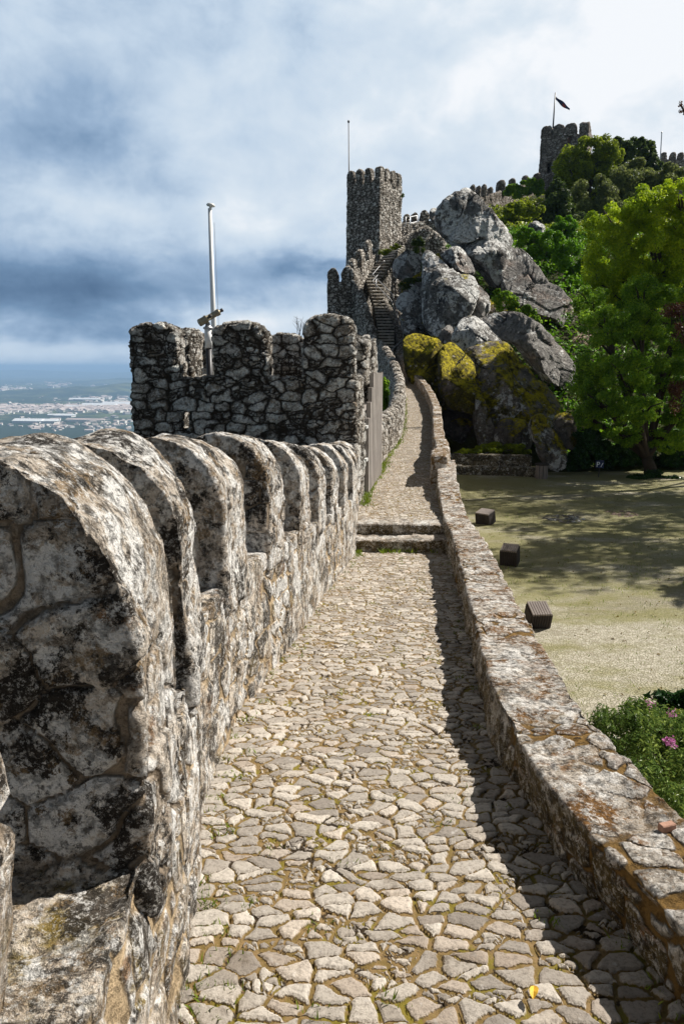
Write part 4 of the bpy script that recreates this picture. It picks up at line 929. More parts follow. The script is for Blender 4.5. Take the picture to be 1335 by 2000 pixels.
# buildings of the plain
def gable(bmw, bmr, x, y, z, w_, l_, h_, rot):
    c, s = math.cos(rot), math.sin(rot)
    def W(a, b, zz): return (x+a*c-b*s, y+a*s+b*c, z+zz)
    pts = [(-w_/2, -l_/2), (w_/2, -l_/2), (w_/2, l_/2), (-w_/2, l_/2)]
    lo = [bmw.verts.new(W(a, b, -15)) for a, b in pts]; hi = [bmw.verts.new(W(a, b, h_)) for a, b in pts]
    for i in range(4): bmw.faces.new((lo[i], lo[(i+1) % 4], hi[(i+1) % 4], hi[i]))
    e = 1.06; r0 = [bmr.verts.new(W(a*e, b*e, h_+.3)) for a, b in pts]; g1, g2 = bmr.verts.new(W(0, -l_/2*e, h_+w_*.2)), bmr.verts.new(W(0, l_/2*e, h_+w_*.2))
    bmr.faces.new((r0[0], r0[1], g1)); bmr.faces.new((r0[2], r0[3], g2)); bmr.faces.new((r0[1], r0[2], g2, g1)); bmr.faces.new((r0[3], r0[0], g1, g2)); bmr.faces.new(r0[::-1])
M['town_wall'] = plain('pale_town_walls', (0.80, 0.78, 0.74), .9, 0, .02, .1); M['town_roof'] = plain('terracotta_roofs', (0.50, 0.43, 0.40), .9, 0, .02, .3)
M['wh_roof'] = plain('pale_metal_roof', (0.80, 0.82, 0.84), .6, 0, .01, .08)
random.seed(9)
def valley_pt(px, py):
    r_ = ray(px, py); k = -300/r_.z; return r_*k
bw, brf = bmesh.new(), bmesh.new()
for (x0, x1, y0, y1, n, sz) in ((0, 250, 794, 801, 430, 26), (120, 255, 796, 806, 330, 30), (0, 100, 800, 808, 120, 22), (150, 255, 755, 790, 200, 26), (0, 60, 755, 768, 60, 34), (90, 140, 748, 760, 40, 40), (60, 130, 828, 842, 50, 14), (160, 255, 822, 842, 60, 14), (0, 255, 740, 850, 130, 18), (150, 200, 860, 890, 14, 10)):
    for _ in range(n):
        p = valley_pt(random.uniform(x0, x1), random.gauss((y0+y1)/2, (y1-y0)/3.5))
        s = sz*random.uniform(.5, 1.3); gable(bw, brf, p.x, p.y, -298, s, s*random.uniform(.9, 2.4), s*.35+3, random.uniform(0, 3.1))
tag(from_bm('town_walls', bw, M['town_wall'], origin=(-1800, 5500, -300)), 'pale houses of the far town on the plain, too many to count', 'town', kind='stuff')
tag(from_bm('town_roofs', brf, M['town_roof'], origin=(-1800, 5500, -300)), 'terracotta roofs of the far town on the plain', 'town', kind='stuff')
WH = [(58, 827, 160, 60, 'long pale warehouse at the left, nearest of the large roofs on the plain'), (88, 827, 150, 55, 'second pale warehouse on the plain, right of the nearest long one'),
      (128, 816, 110, 50, 'grey-roofed warehouse in the middle of the plain'), (105, 815, 60, 34, 'small white shed beside the grey warehouse on the plain'),
      (168, 825, 210, 40, 'long low warehouse with reddish roof on the plain'), (195, 796, 260, 90, 'large white warehouse in the town centre on the plain'),
      (232, 793, 240, 90, 'wide white factory at the right end of the far town'), (150, 799, 150, 60, 'white factory at the left of the industrial strip'),
      (165, 783, 260, 60, 'narrow white shed standing alone above the far town'), (150, 863, 34, 12, 'tiny white building alone in the dark woods on the plain')]
for (px_, py_, l_, w_, lab) in WH:
    p = valley_pt(px_, py_); t_ = thing('warehouse', (p.x, p.y, -299), lab, 'warehouse')
    b1, b2 = bmesh.new(), bmesh.new(); gable(b1, b2, p.x, p.y, -297, w_, l_, 12 if l_ > 50 else 6, R(78))
    from_bm('wall', b1, M['town_wall'], t_); from_bm('roof', b2, M['town_roof'] if 'reddish' in lab else M['wh_roof'], t_)

# ------------------------------------------------------------------ boulders
def boulder(label, outline, Y, thick, mat, lean=0.35, seed=0, cuts=13, amp=.05, p_=3.3, NA=230, NR=64, name='boulder'):
    pts = [np.array(PT(x_, y_, Y)) for x_, y_ in outline]; pts = np.array(pts); C = pts.mean(0)
    n = len(pts); dense = []
    for i in range(n):       # centripetal-ish Catmull-Rom
        p0, p1, p2, p3 = pts[i-1], pts[i], pts[(i+1) % n], pts[(i+2) % n]
        for k in range(12):
            t_ = k/12; dense.append(.5*((2*p1)+(-p0+p2)*t_+(2*p0-5*p1+4*p2-p3)*t_**2+(-p0+3*p1-3*p2+p3)*t_**3))
    dense = np.array(dense); idx = np.linspace(0, len(dense), NA, endpoint=False).astype(int); ring = dense[idx]
    if (np.cross(ring[1]-C, ring[2]-C))[1] > 0: ring = ring[::-1]
    R0 = ring-C; size = np.abs(R0).max()
    V = [C+np.array([0, -thick, 0])]
    ph = np.linspace(0, math.pi, NR+1)[1:-1]
    for a in ph:
        s = abs(math.sin(a))**(2/p_); dep = math.copysign(abs(math.cos(a))**(2/p_), math.cos(a))
        V += list(C+R0*s+np.array([0, -thick*dep, 0]))
    V.append(C+np.array([0, thick, 0])); V = np.array(V)
    rng = np.random.RandomState(seed)
    for _ in range(cuts):
        nn = np.array([rng.uniform(-.7, .7), -abs(rng.uniform(.5, 1)), rng.uniform(-.4, .8)]); nn /= np.linalg.norm(nn)
        dd = (V-C)@nn; lim = dd.max()*rng.uniform(.55, .84); V -= nn*np.maximum(0, dd-lim)[:, None]*.95
    V[:, 1] += (V[:, 2]-C[2])*lean
    D = V-C; L = np.linalg.norm(D, axis=1, keepdims=True)+1e-6
    q = V/size*1.6
    cell_ = max(.9, size*.62); e_, rr_ = stones_np(V+np.array([0, 0, 0]), cell_, flat=.7, seed=seed, power=2.2, jit=1.0)
    e2_, r2_ = stones_np(V, cell_*.42, flat=.8, seed=seed+50, power=2.2, jit=1.0)
    kk = np.clip(e_/.05, 0, 1); kk = kk*kk*(3-2*kk)
    V += D/L*((rr_-.5)*cell_*.12+(kk-1)*cell_*.06+(r2_-.5)*cell_*.035)[:, None]
    V += D/L*((fbm(q, 5, seed)*amp+ -np.abs(fbm(q*.9+5, 3, seed+9))*amp*.8)*size)[:, None]
    nr_ = len(ph); Fq = []
    for r_ in range(nr_-1):
        b0 = 1+r_*NA; b1 = b0+NA
        for k in range(NA): Fq.append((b0+k, b0+(k+1) % NA, b1+(k+1) % NA, b1+k))
    last = len(V)-1; b0 = 1+(nr_-1)*NA
    for k in range(NA):
        Fq.append((0, 1+(k+1) % NA, 1+k, 0)); Fq.append((last, b0+k, b0+(k+1) % NA, last))
    me = bpy.data.meshes.new(name); org = np.array([C[0], C[1], V[:, 2].min()])
    me.from_pydata((V-org).tolist(), [], [tuple(dict.fromkeys(f)) for f in Fq]); me.validate(); me.update()
    bm = bmesh.new(); bm.from_mesh(me); bmesh.ops.recalc_face_normals(bm, faces=bm.faces); bm.to_mesh(me); bm.free()
    me.polygons.foreach_set('use_smooth', [True]*len(me.polygons)); me.materials.append(M[mat])
    o = bpy.data.objects.new(name, me); COL.objects.link(o); o.location = org
    return tag(o, label, 'boulder', 'granite boulders of the outcrop')
BD = [
 ('huge pointed granite boulder at the very top of the outcrop', [(848, 428), (856, 402), (876, 380), (900, 365), (918, 366), (940, 388), (966, 420), (990, 450), (1002, 474), (978, 486), (940, 470), (900, 478), (868, 462)], 49.3, 3.4, 'granite_white', .2, 3),
 ('small rounded granite knob left of the topmost boulder', [(838, 412), (848, 404), (860, 410), (862, 430), (850, 438), (840, 428)], 56, .7, 'granite_mix', .1, 4),
 ('white lichened boulder bulging beneath the topmost boulder', [(884, 462), (910, 446), (950, 452), (990, 476), (1002, 520), (985, 566), (962, 556), (945, 530), (925, 512), (900, 496)], 49, 2.4, 'granite_white', .25, 5),
 ('long smooth grey granite slab sloping down on the right of the outcrop', [(978, 478), (1008, 466), (1040, 488), (1058, 518), (1076, 556), (1108, 590), (1130, 622), (1128, 648), (1100, 656), (1068, 640), (1030, 612), (996, 590), (980, 560), (974, 515)], 47.5, 2.8, 'granite_grey', .3, 6),
 ('big white-streaked boulder in the left middle of the outcrop', [(832, 492), (846, 476), (870, 500), (892, 528), (924, 536), (932, 562), (922, 596), (906, 628), (880, 650), (846, 658), (826, 640), (822, 600), (828, 545)], 44.5, 2.6, 'granite_mix', .35, 8),
 ('wedge-shaped grey boulder resting on the big white-streaked one', [(860, 492), (880, 482), (902, 484), (918, 502), (926, 534), (898, 536), (874, 516)], 46, 1.2, 'granite_grey', .25, 9),
 ('upright grey slab leaning right of the white-streaked boulder', [(906, 624), (916, 590), (930, 556), (946, 562), (956, 596), (950, 618), (925, 640)], 45, 1.2, 'granite_grey', .2, 10),
 ('round pale boulder beside the upper stair, ringed by moss', [(766, 520), (776, 498), (796, 485), (816, 489), (828, 508), (826, 534), (808, 552), (786, 548), (770, 538)], 50.5, 1.5, 'granite_white', .2, 11),
 ('small pale boulder below the round one beside the moss', [(798, 566), (806, 548), (826, 540), (834, 560), (828, 584), (808, 590)], 48.5, .9, 'granite_white', .2, 12),
 ('lumpy pale boulder right of the staircase handrail', [(772, 584), (788, 566), (812, 574), (828, 592), (826, 618), (806, 622), (784, 612)], 46.8, 1.0, 'granite_white', .2, 13),
 ('lower lumpy grey boulder right of the staircase', [(782, 616), (804, 608), (822, 622), (826, 648), (806, 658), (788, 650)], 46, .9, 'granite_mix', .2, 14),
 ('narrow grey stone wedged above the yellow mossy boulder', [(858, 660), (866, 640), (880, 632), (888, 648), (882, 670), (866, 672)], 41, .6, 'granite_grey', .2, 15),
 ('yellow mossy boulder next to the path, left one of the pair', [(790, 662), (806, 650), (836, 654), (860, 668), (872, 692), (878, 740), (874, 790), (850, 796), (820, 776), (798, 752), (789, 706)], 37.5, 1.7, 'granite_yellow', .3, 16),
 ('yellow mossy boulder, bulging right one of the pair', [(858, 690), (866, 672), (884, 666), (906, 682), (926, 712), (934, 752), (934, 792), (920, 812), (890, 806), (868, 794), (856, 745)], 36, 1.9, 'granite_yellow', .3, 17),
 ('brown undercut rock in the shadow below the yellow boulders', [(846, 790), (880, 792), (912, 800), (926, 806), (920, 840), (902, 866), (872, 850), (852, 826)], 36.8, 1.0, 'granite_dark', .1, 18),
 ('narrow mossy rib of rock between the yellow and brown boulders', [(930, 742), (942, 770), (956, 810), (966, 845), (962, 880), (940, 884), (928, 850), (926, 800)], 35, .8, 'granite_moss', .1, 19),
 ('pointed grey boulder with a mossy edge above the brown boulder', [(880, 668), (894, 636), (912, 616), (934, 614), (954, 636), (978, 664), (962, 676), (930, 682), (906, 694)], 38.5, 1.4, 'granite_mix', .3, 20),
 ('massive brown and ochre mossy boulder in the centre foot of the outcrop', [(906, 692), (936, 672), (968, 664), (1000, 668), (1024, 696), (1050, 736), (1084, 780), (1082, 812), (1050, 836), (1000, 846), (962, 850), (942, 800), (926, 742)], 36.5, 2.2, 'granite_moss', .35, 21),
 ('dark grey boulder sloping down right beneath the long slab', [(942, 616), (966, 600), (1000, 600), (1040, 624), (1080, 660), (1112, 700), (1118, 738), (1096, 762), (1064, 748), (1030, 704), (1000, 668), (972, 656)], 40, 2.0, 'granite_grey', .35, 22),
 ('dark mossy boulder low in the shade behind the low stone wall', [(968, 838), (982, 820), (1010, 816), (1036, 826), (1044, 860), (1030, 890), (985, 892), (966, 870)], 34, 1.3, 'granite_dark', .1, 23),
 ('upright mossy boulder at the edge of the courtyard, in front of its neighbours', [(1038, 842), (1050, 826), (1070, 824), (1090, 842), (1106, 872), (1102, 902), (1086, 922), (1066, 914), (1050, 884)], 31.5, .9, 'granite_moss', .05, 24),
 ('yellowish mossy boulder behind the upright one at the courtyard edge', [(1084, 826), (1098, 808), (1116, 812), (1128, 840), (1124, 868), (1108, 880), (1094, 858)], 32.5, .8, 'granite_moss', .05, 25),
 ('small mossy boulder top peeping over the upright one', [(1034, 832), (1042, 812), (1062, 808), (1074, 822), (1056, 850), (1040, 856)], 33, .7, 'granite_moss', .05, 26),
 ('salmon pink boulder beside the trees, right of the long slab', [(1082, 552), (1096, 544), (1112, 556), (1132, 582), (1124, 600), (1104, 592), (1088, 572)], 51, 1.2, 'granite_pink', .2, 27),
 ('dark boulder in shade right of the long slab', [(1112, 600), (1138, 590), (1162, 606), (1166, 636), (1140, 654), (1118, 640)], 48, 1.3, 'granite_dark', .1, 28),
 ('shaded brown boulder under the lower end of the long slab', [(1084, 652), (1110, 644), (1140, 656), (1150, 700), (1130, 724), (1104, 712), (1088, 682)], 45, 1.4, 'granite_dark', .1, 29),
 ('pale rock half hidden by the green tree', [(1118, 662), (1150, 640), (1176, 662), (1170, 710), (1140, 722), (1122, 700)], 43.5, 1.2, 'granite_pink', .1, 30),
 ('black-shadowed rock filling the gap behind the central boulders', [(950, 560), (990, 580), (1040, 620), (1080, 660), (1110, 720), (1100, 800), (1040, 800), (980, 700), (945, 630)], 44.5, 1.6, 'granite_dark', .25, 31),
 ('small grey boulder among bushes up on the hill', [(1030, 442), (1044, 433), (1060, 438), (1066, 450), (1050, 456), (1034, 454)], 68, .8, 'granite_white', .1, 32),
 ('craggy pale rock behind the wall left of the nearer tower', [(674, 540), (680, 505), (694, 482), (714, 472), (728, 500), (726, 540), (700, 556)], 58.5, 1.2, 'granite_mix', .1, 33),
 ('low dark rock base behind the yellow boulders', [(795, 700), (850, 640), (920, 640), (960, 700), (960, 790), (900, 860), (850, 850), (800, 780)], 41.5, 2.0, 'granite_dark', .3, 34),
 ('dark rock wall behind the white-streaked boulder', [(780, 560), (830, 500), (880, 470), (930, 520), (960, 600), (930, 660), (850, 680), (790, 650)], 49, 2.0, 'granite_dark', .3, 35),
]
for (lab, ol, Y_, th, mt, ln, sd) in BD: boulder(lab, ol, Y_, th, mt, ln, sd)

# ------------------------------------------------------------------ foliage
def leaves_np(pts, nrm_, size, rng, aspect=.55, fold=.15):
    n = len(pts); t1 = rng.normal(size=(n, 3)); t1 -= (t1*nrm_).sum(1, keepdims=True)*nrm_; t1 /= np.linalg.norm(t1, axis=1, keepdims=True)+1e-9
    t2 = np.cross(nrm_, t1); s = size*rng.uniform(.6, 1.3, (n, 1))
    a = pts-t1*s*.5; b = pts+t2*s*aspect*.5+nrm_*s*fold; c = pts+t1*s*.5; d_ = pts-t2*s*aspect*.5+nrm_*s*fold
    V = np.stack([a, b, c, d_], 1).reshape(-1, 3); Fc = np.arange(4*n).reshape(n, 4); return V, Fc
def crown_pts(blobs, n, rng, sub=14, subr=.33, solid=.25):
    """blobs: (cx,cy,cz,rx,ry,rz)"""
    vol = np.array([b[3]*b[4]+b[4]*b[5]+b[3]*b[5] for b in blobs]); vol = vol/vol.sum(); P, Nn = [], []
    for b, f in zip(blobs, vol):
        k = max(20, int(n*f)); c = np.array(b[:3]); r_ = np.array(b[3:])
        sc_ = rng.normal(size=(sub, 3)); sc_ /= np.linalg.norm(sc_, axis=1, keepdims=True); sc_ = sc_*rng.uniform(.45, .86, (sub, 1))
        which = rng.randint(0, sub, k); dirs = rng.normal(size=(k, 3)); dirs /= np.linalg.norm(dirs, axis=1, keepdims=True)
        rad = rng.uniform(0, 1, (k, 1))**.35*subr*rng.uniform(.7, 1.3, (sub, 1))[which]
        q = sc_[which]+dirs*rad
        P.append(c+q*r_); nn = dirs*.6+sc_[which]*.4+rng.normal(size=(k, 3))*.55+np.array([0, 0, .35]); Nn.append(nn/np.linalg.norm(nn, axis=1, keepdims=True))
    return np.concatenate(P), np.concatenate(Nn)
def limbs(bm, base, blobs, r0, rng, twigs=3):
    base = Vector(base); cen = sum((Vector(b[:3]) for b in blobs), Vector())/len(blobs)
    zlow = min(b[2] for b in blobs); fork = Vector((base.x*.7+cen.x*.3, base.y*.7+cen.y*.3, base.z+(zlow-base.z)*.55))
    bm_tube(bm, [base-Vector((0, 0, .3)), base.lerp(fork, .5)+Vector((rng.uniform(-.1, .1), 0, 0)), fork], [r0*1.25, r0, r0*.85], 9)
    for b in blobs:
        c = Vector(b[:3]); m_ = fork.lerp(c, .5)+Vector((rng.uniform(-.2, .2)*b[3], rng.uniform(-.2, .2), rng.uniform(-.1, .2)*b[5]))
        bm_tube(bm, [fork, m_, c], [r0*.6, r0*.38, r0*.2], 6)
        for _ in range(twigs):
            e = c+Vector((rng.uniform(-.8, .8)*b[3], rng.uniform(-.8, .8)*b[4], rng.uniform(-.4, .8)*b[5]))
            bm_tube(bm, [m_.lerp(c, .5), (c+e)/2+Vector((0, 0, -.05*b[5])), e], [r0*.22, r0*.13, r0*.05], 5)
def plant(name, label, cat, pxb, Y, mat, n, leaf, base=None, trunk=.12, seed=0, depth=1.0, group=None, sub=14, subr=.33, aspect=.55, dys=None, extra=None):
    """pxb: list of (px,py,rx,ry) ellipses in photo pixels at distance Y"""
    rng = np.random.RandomState(seed); blobs = []
    for i, (x_, y_, rx, ry) in enumerate(pxb):
        yy = Y+(dys[i] if dys else 0); c = PT(x_, y_, yy); k = yy/F; blobs.append((c.x, c.y, c.z, rx*k, (rx+ry)/2*k*depth, ry*k))
    if extra: blobs += extra
    if base is None:
        bx = np.mean([b[0] for b in blobs]); by = Y+.2; bz = float(H(np.array([bx]), np.array([by]))[0]); bz = min(bz, min(b[2]-b[5]*.5 for b in blobs))
        base = (bx, by, bz)
    t_ = thing(name, base, label, cat, group)
    P, Nn = crown_pts(blobs, n, rng, sub, subr); V, Fc = leaves_np(P, Nn, leaf, rng, aspect); mesh_np('crown' if trunk > .05 else 'leaves', V, Fc, M[mat], t_, smooth=False)
    bm = bmesh.new(); limbs(bm, base, blobs, trunk, rng); from_bm('trunk' if trunk > .05 else 'stem', bm, M['bark'], t_, True)
    return t_, blobs
HG = 'trees and bushes on the hill'
plant('oak_tree', 'broad yellow-green leafy tree right in front of the distant tower', 'tree', [(1112, 332, 40, 40), (1150, 310, 42, 36), (1104, 374, 32, 32), (1184, 304, 34, 32), (1148, 352, 42, 40), (1190, 345, 34, 32)], 96, 'leaf_mid', 26000, .36, seed=1, trunk=.3, group=HG)
plant('oak_tree', 'dark green tree on the skyline right of the distant tower', 'tree', [(1215, 298, 30, 26), (1240, 290, 22, 20), (1195, 330, 26, 24)], 104, 'leaf_dark', 9000, .42, seed=2, trunk=.3, group=HG)
plant('oak_tree', 'darkest round tree at the right end of the skyline trees', 'tree', [(1262, 300, 24, 28), (1270, 330, 24, 20)], 106, 'leaf_dark', 7000, .42, seed=3, trunk=.3, group=HG)
plant('olive_bush', 'rounded grey-olive bush in the middle of the hillside trees', 'bush', [(1160, 378, 40, 40), (1190, 405, 38, 34), (1140, 418, 38, 32), (1215, 425, 36, 28)], 86, 'leaf_olive', 20000, .30, seed=4, trunk=.2, group=HG)
plant('olive_bush', 'loose olive-grey bush under the dark skyline trees', 'bush', [(1235, 348, 46, 32), (1220, 388, 42, 36), (1285, 348, 42, 28), (1330, 345, 34, 24), (1270, 385, 40, 34)], 90, 'leaf_olive', 20000, .34, seed=5, trunk=.2, group=HG)
plant('hill_bush', 'dark green bush below the distant tower, above the bright ivy', 'bush', [(1082, 405, 34, 32), (1115, 436, 36, 28), (1062, 422, 24, 24), (1085, 378, 22, 24), (1150, 450, 34, 22)], 82, 'leaf_dark', 18000, .34, seed=6, trunk=.2, group=HG)
plant('hill_bush', 'light yellow-green shrub right of the topmost boulder', 'bush', [(1010, 412, 26, 20), (1038, 405, 22, 20), (990, 425, 14, 12), (1020, 436, 18, 10)], 76, 'leaf_mid', 9000, .26, seed=7, trunk=.15, group=HG)
plant('ivy', 'dark green ivy draped over the far ridge wall', 'ivy', [(1005, 374, 24, 14), (1032, 366, 24, 15), (1052, 366, 12, 16)], 94, 'leaf_green', 7000, .28, seed=8, trunk=.04, group=HG, depth=.3)
plant('hill_bush', 'bright green bush immediately right of the long granite slab', 'bush', [(1040, 474, 34, 28), (1068, 500, 36, 34), (1092, 536, 30, 36), (1022, 456, 20, 14), (1075, 470, 26, 24)], 54, 'leaf_bright', 22000, .17, seed=9, trunk=.12, group=HG)
plant('hill_bush', 'rounded bright green bush highest above the long slab', 'bush', [(1102, 446, 24, 24), (1090, 462, 24, 20), (1122, 470, 24, 24)], 60, 'leaf_bright', 10000, .22, seed=10, trunk=.12, group=HG)
plant('hill_bush', 'bright green bush between the salmon boulder and the big tree', 'bush', [(1112, 505, 30, 34), (1130, 545, 30, 36), (1145, 590, 26, 32)], 51, 'leaf_bright', 15000, .17, seed=11, trunk=.12, group=HG)
plant('oak_tree', 'big airy yellow-green tree filling the right side of the hill', 'tree', [(1200, 440, 60, 46), (1265, 410, 60, 46), (1330, 385, 50, 42), (1190, 510, 62, 52), (1270, 490, 62, 56), (1340, 470, 56, 56), (1230, 560, 70, 50), (1320, 560, 60, 50), (1170, 560, 36, 40), (1390, 430, 50, 60), (1160, 600, 40, 40), (1215, 610, 50, 40)], 38, 'leaf_yellow', 110000, .125, base=(18.5, 38, -2), trunk=.30, seed=12, sub=44, subr=.23)
plant('maple_tree', 'dense deep green tree with dark trunk in the courtyard corner', 'tree', [(1180, 640, 56, 46), (1250, 640, 60, 50), (1320, 650, 52, 50), (1160, 720, 44, 44), (1220, 730, 56, 50), (1300, 740, 56, 54), (1180, 790, 46, 36), (1245, 800, 54, 34), (1330, 810, 44, 30), (1390, 700, 56, 80), (1145, 755, 38, 34), (1150, 815, 36, 30), (1215, 850, 46, 26), (1300, 860, 50, 26), (1155, 590, 40, 34), (1250, 580, 50, 40), (1330, 590, 50, 40)], 31.5, 'leaf_green', 120000, .10, base=tuple(PT(1272, 935, 31)), trunk=.26, seed=13, sub=40, subr=.24, dys=[0, 1, 2, 0, -1, 1, -1, -2, 0, 1, 0, 0, -1, 0, 2, 2, 2])
plant('purple_shrub', 'dark reddish-leaved branches at the right edge among the green tree', 'tree', [(1320, 608, 34, 22), (1345, 650, 30, 30), (1330, 775, 28, 40)], 28.5, 'leaf_red', 2600, .10, base=(15.5, 29.5, -4.6), trunk=.08, seed=14)
plant('pine_tree', 'dark reddish twig tip reaching in at the upper right edge', 'tree', [(1338, 214, 13, 11), (1328, 204, 3, 7), (1370, 230, 26, 22)], 30, 'leaf_red', 12000, .10, base=(19.2, 31, -4.6), trunk=.14, seed=15, extra=[(19.0, 30.8, 10.0, 2.2, 2.0, 2.2), (19.8, 31, 7.6, 2.6, 2.2, 1.8), (18.9, 31, 12.6, 1.6, 1.5, 1.8)])
# trees just outside the frame whose shade falls over the courtyard
for k, (x_, y_, z_, r_) in enumerate(((23, 34, 12, 5.0), (25.5, 29.5, 11.5, 4.0), (20, 24, 9.5, 3.6), (16.2, 18.0, 3.4, 1.7))):
    rng = np.random.RandomState(300+k); bl = [(x_, y_, z_, r_, r_, r_*.7), (x_+1.5, y_-1.5, z_-1, r_*.7, r_*.7, r_*.6), (x_-1, y_+2, z_-1.5, r_*.7, r_*.7, r_*.5)]
    t_ = thing('courtyard_tree', (x_, y_, -4.6), ('first', 'second', 'third', 'fourth')[k]+' leafy tree right of the courtyard, outside the frame', 'tree')
    P, Nn = crown_pts(bl, 6500, rng, 18, .30); V, Fc = leaves_np(P, Nn, .26, rng); mesh_np('crown', V, Fc, M['leaf_mid'], t_, smooth=False)
    bm = bmesh.new(); limbs(bm, (x_, y_, -4.6), bl, .2, rng); from_bm('trunk', bm, M['bark'], t_, True)
# undergrowth at courtyard edge
plant('courtyard_shrub', 'glossy dark green shrubs left of the big trunk behind the sign', 'bush', [(1130, 895, 36, 26), (1165, 880, 36, 30), (1200, 890, 36, 32), (1150, 850, 34, 20)], 32.5, 'leaf_glossy', 15000, .16, base=tuple(PT(1160, 930, 32.5)), trunk=.05, seed=16)
plant('courtyard_shrub', 'glossy dark green shrubs right of the big trunk at the frame edge', 'bush', [(1245, 880, 30, 36), (1300, 890, 36, 36), (1340, 880, 30, 40), (1390, 880, 40, 46)], 33, 'leaf_glossy', 15000, .16, base=tuple(PT(1310, 930, 33)), trunk=.05, seed=17)
plant('trunk_shrub', 'low round clump of glossy leaves growing around the base of the big trunk', 'bush', [(1272, 938, 50, 18), (1250, 934, 26, 12)], 30.5, 'leaf_glossy', 7000, .11, base=tuple(PT(1272, 950, 30)), trunk=.04, seed=18)
plant('flower_bed_shrub', 'low yellowish-green plants behind the curved stone bench', 'bush', [(925, 880, 36, 13), (965, 876, 36, 14), (1005, 880, 30, 14), (895, 888, 22, 9)], 33, 'leaf_mid', 7000, .12, base=tuple(PT(960, 905, 33)), trunk=.03, seed=19)
plant('rock_fern', 'dark green climbing plants in the cleft between the middle boulders', 'plant', [(985, 590, 26, 20), (1015, 610, 26, 20), (1040, 625, 16, 18), (972, 574, 12, 10)], 44, 'leaf_green', 6000, .15, base=tuple(PT(1000, 640, 44.5)), trunk=.03, seed=20, depth=.4)
plant('moss_plant', 'dark moss and fern strip growing down between the pale boulders', 'plant', [(818, 480, 14, 16), (830, 510, 9, 26), (826, 555, 9, 30), (806, 548, 22, 6), (790, 556, 12, 9)], 47.6, 'leaf_dark', 5000, .13, base=tuple(PT(820, 600, 48)), trunk=.02, seed=21, depth=.5)
plant('grass_tuft', 'ochre-green grass tufts along the foot of the nearer tower', 'plant', [(752, 492, 14, 7), (772, 482, 10, 7), (786, 352+30, 3, 5)], 56, 'leaf_mid', 1400, .12, base=tuple(PT(760, 500, 56)), trunk=.02, seed=22, depth=.4)
plant('ivy', 'green ivy on the outside of the curving wall behind the gate', 'ivy', [(745, 795, 12, 34), (752, 760, 10, 20)], 29, 'leaf_green', 4000, .12, base=tuple(PT(748, 840, 29)), trunk=.02, seed=23, depth=.6)
plant('wild_shrub', 'green shrub showing through the gap between turret merlons', 'bush', [(540, 712, 14, 12), (548, 700, 8, 8)], 20, 'leaf_mid', 1500, .07, base=tuple(PT(542, 800, 20)), trunk=.02, seed=24)
bare = thing('bare_twig', PT(590, 720, 19), 'bare dark twigs sticking up behind the turret merlons', 'plant')
bm = bmesh.new(); rg = random.Random(5)
for k in range(16):
    b0 = PT(588+rg.uniform(-6, 8), 700, 19); e = PT(590+rg.uniform(-12, 22), 618+rg.uniform(0, 26), 19)
    m_ = b0.lerp(e, .6)+Vector((rg.uniform(-.05, .05), 0, 0)); bm_tube(bm, [b0, m_, e], [.009, .006, .003], 5)
    for _ in range(3): bm_tube(bm, [m_.lerp(e, rg.random()), e+Vector((rg.uniform(-.12, .12), 0, rg.uniform(-.12, .06)))], [.004, .002], 4)
from_bm('twigs', bm, M['bark'], bare)
# flowering shrub next to the near parapet
fs, fb = plant('flowering_shrub', 'leafy green shrub with pink flowers beyond the near parapet', 'bush',
      [(1215, 1445, 76, 76), (1300, 1428, 70, 58), (1250, 1400, 60, 44), (1360, 1500, 90, 90), (1250, 1530, 70, 60), (1176, 1418, 46, 48), (1330, 1580, 70, 60)], 6.6, 'leaf_shrub', 90000, .055, base=(4.2, 7.0, -4.6), trunk=.04, seed=25, extra=[(3.7, 7.0, -4.15, 1.2, 1.0, .5), (5.2, 6.8, -4.0, 1.3, 1.2, .7), (4.4, 6.0, -4.1, 1.2, .8, .6), (6.3, 6.6, -4.1, 1.0, 1.0, .6)], aspect=.32, sub=22, dys=[0, 0.4, .3, 0, -.6, .2, -.8])
rng = np.random.RandomState(4)
for (x_, y_) in ((1303, 1446), (1312, 1452), (1268, 1376), (1310, 1392)):
    c = np.array(PT(x_, y_, 6.25)); P = c+rng.normal(size=(34, 3))*.022; nn = rng.normal(size=(34, 3))+np.array([0, -.6, .6]); nn /= np.linalg.norm(nn, axis=1, keepdims=True)
    V, Fc = leaves_np(P, nn, .03 if y_ > 1400 else .018, rng, .8); mesh_np('flower', V, Fc, M['petal'], fs, smooth=False)
plant('broadleaf_plant', 'dark broad-leaved plant behind the flowering shrub at the right edge', 'bush', [(1285, 1366, 26, 14), (1318, 1360, 34, 20), (1350, 1370, 36, 30), (1300, 1385, 40, 20)], 8.4, 'leaf_glossy', 4200, .10, base=(4.6, 8.6, -4.6), trunk=.03, seed=26, extra=[(4.5, 8.5, -4.3, .6, .5, .32), (5.2, 8.4, -4.3, .6, .5, .32)])
boulder('low yellow mossy stone behind the flowering shrub at the right edge', [(1296, 1430), (1322, 1402), (1360, 1396), (1405, 1420), (1420, 1510), (1350, 1530), (1290, 1500)], 7.6, .4, 'granite_dark', 0, 44)

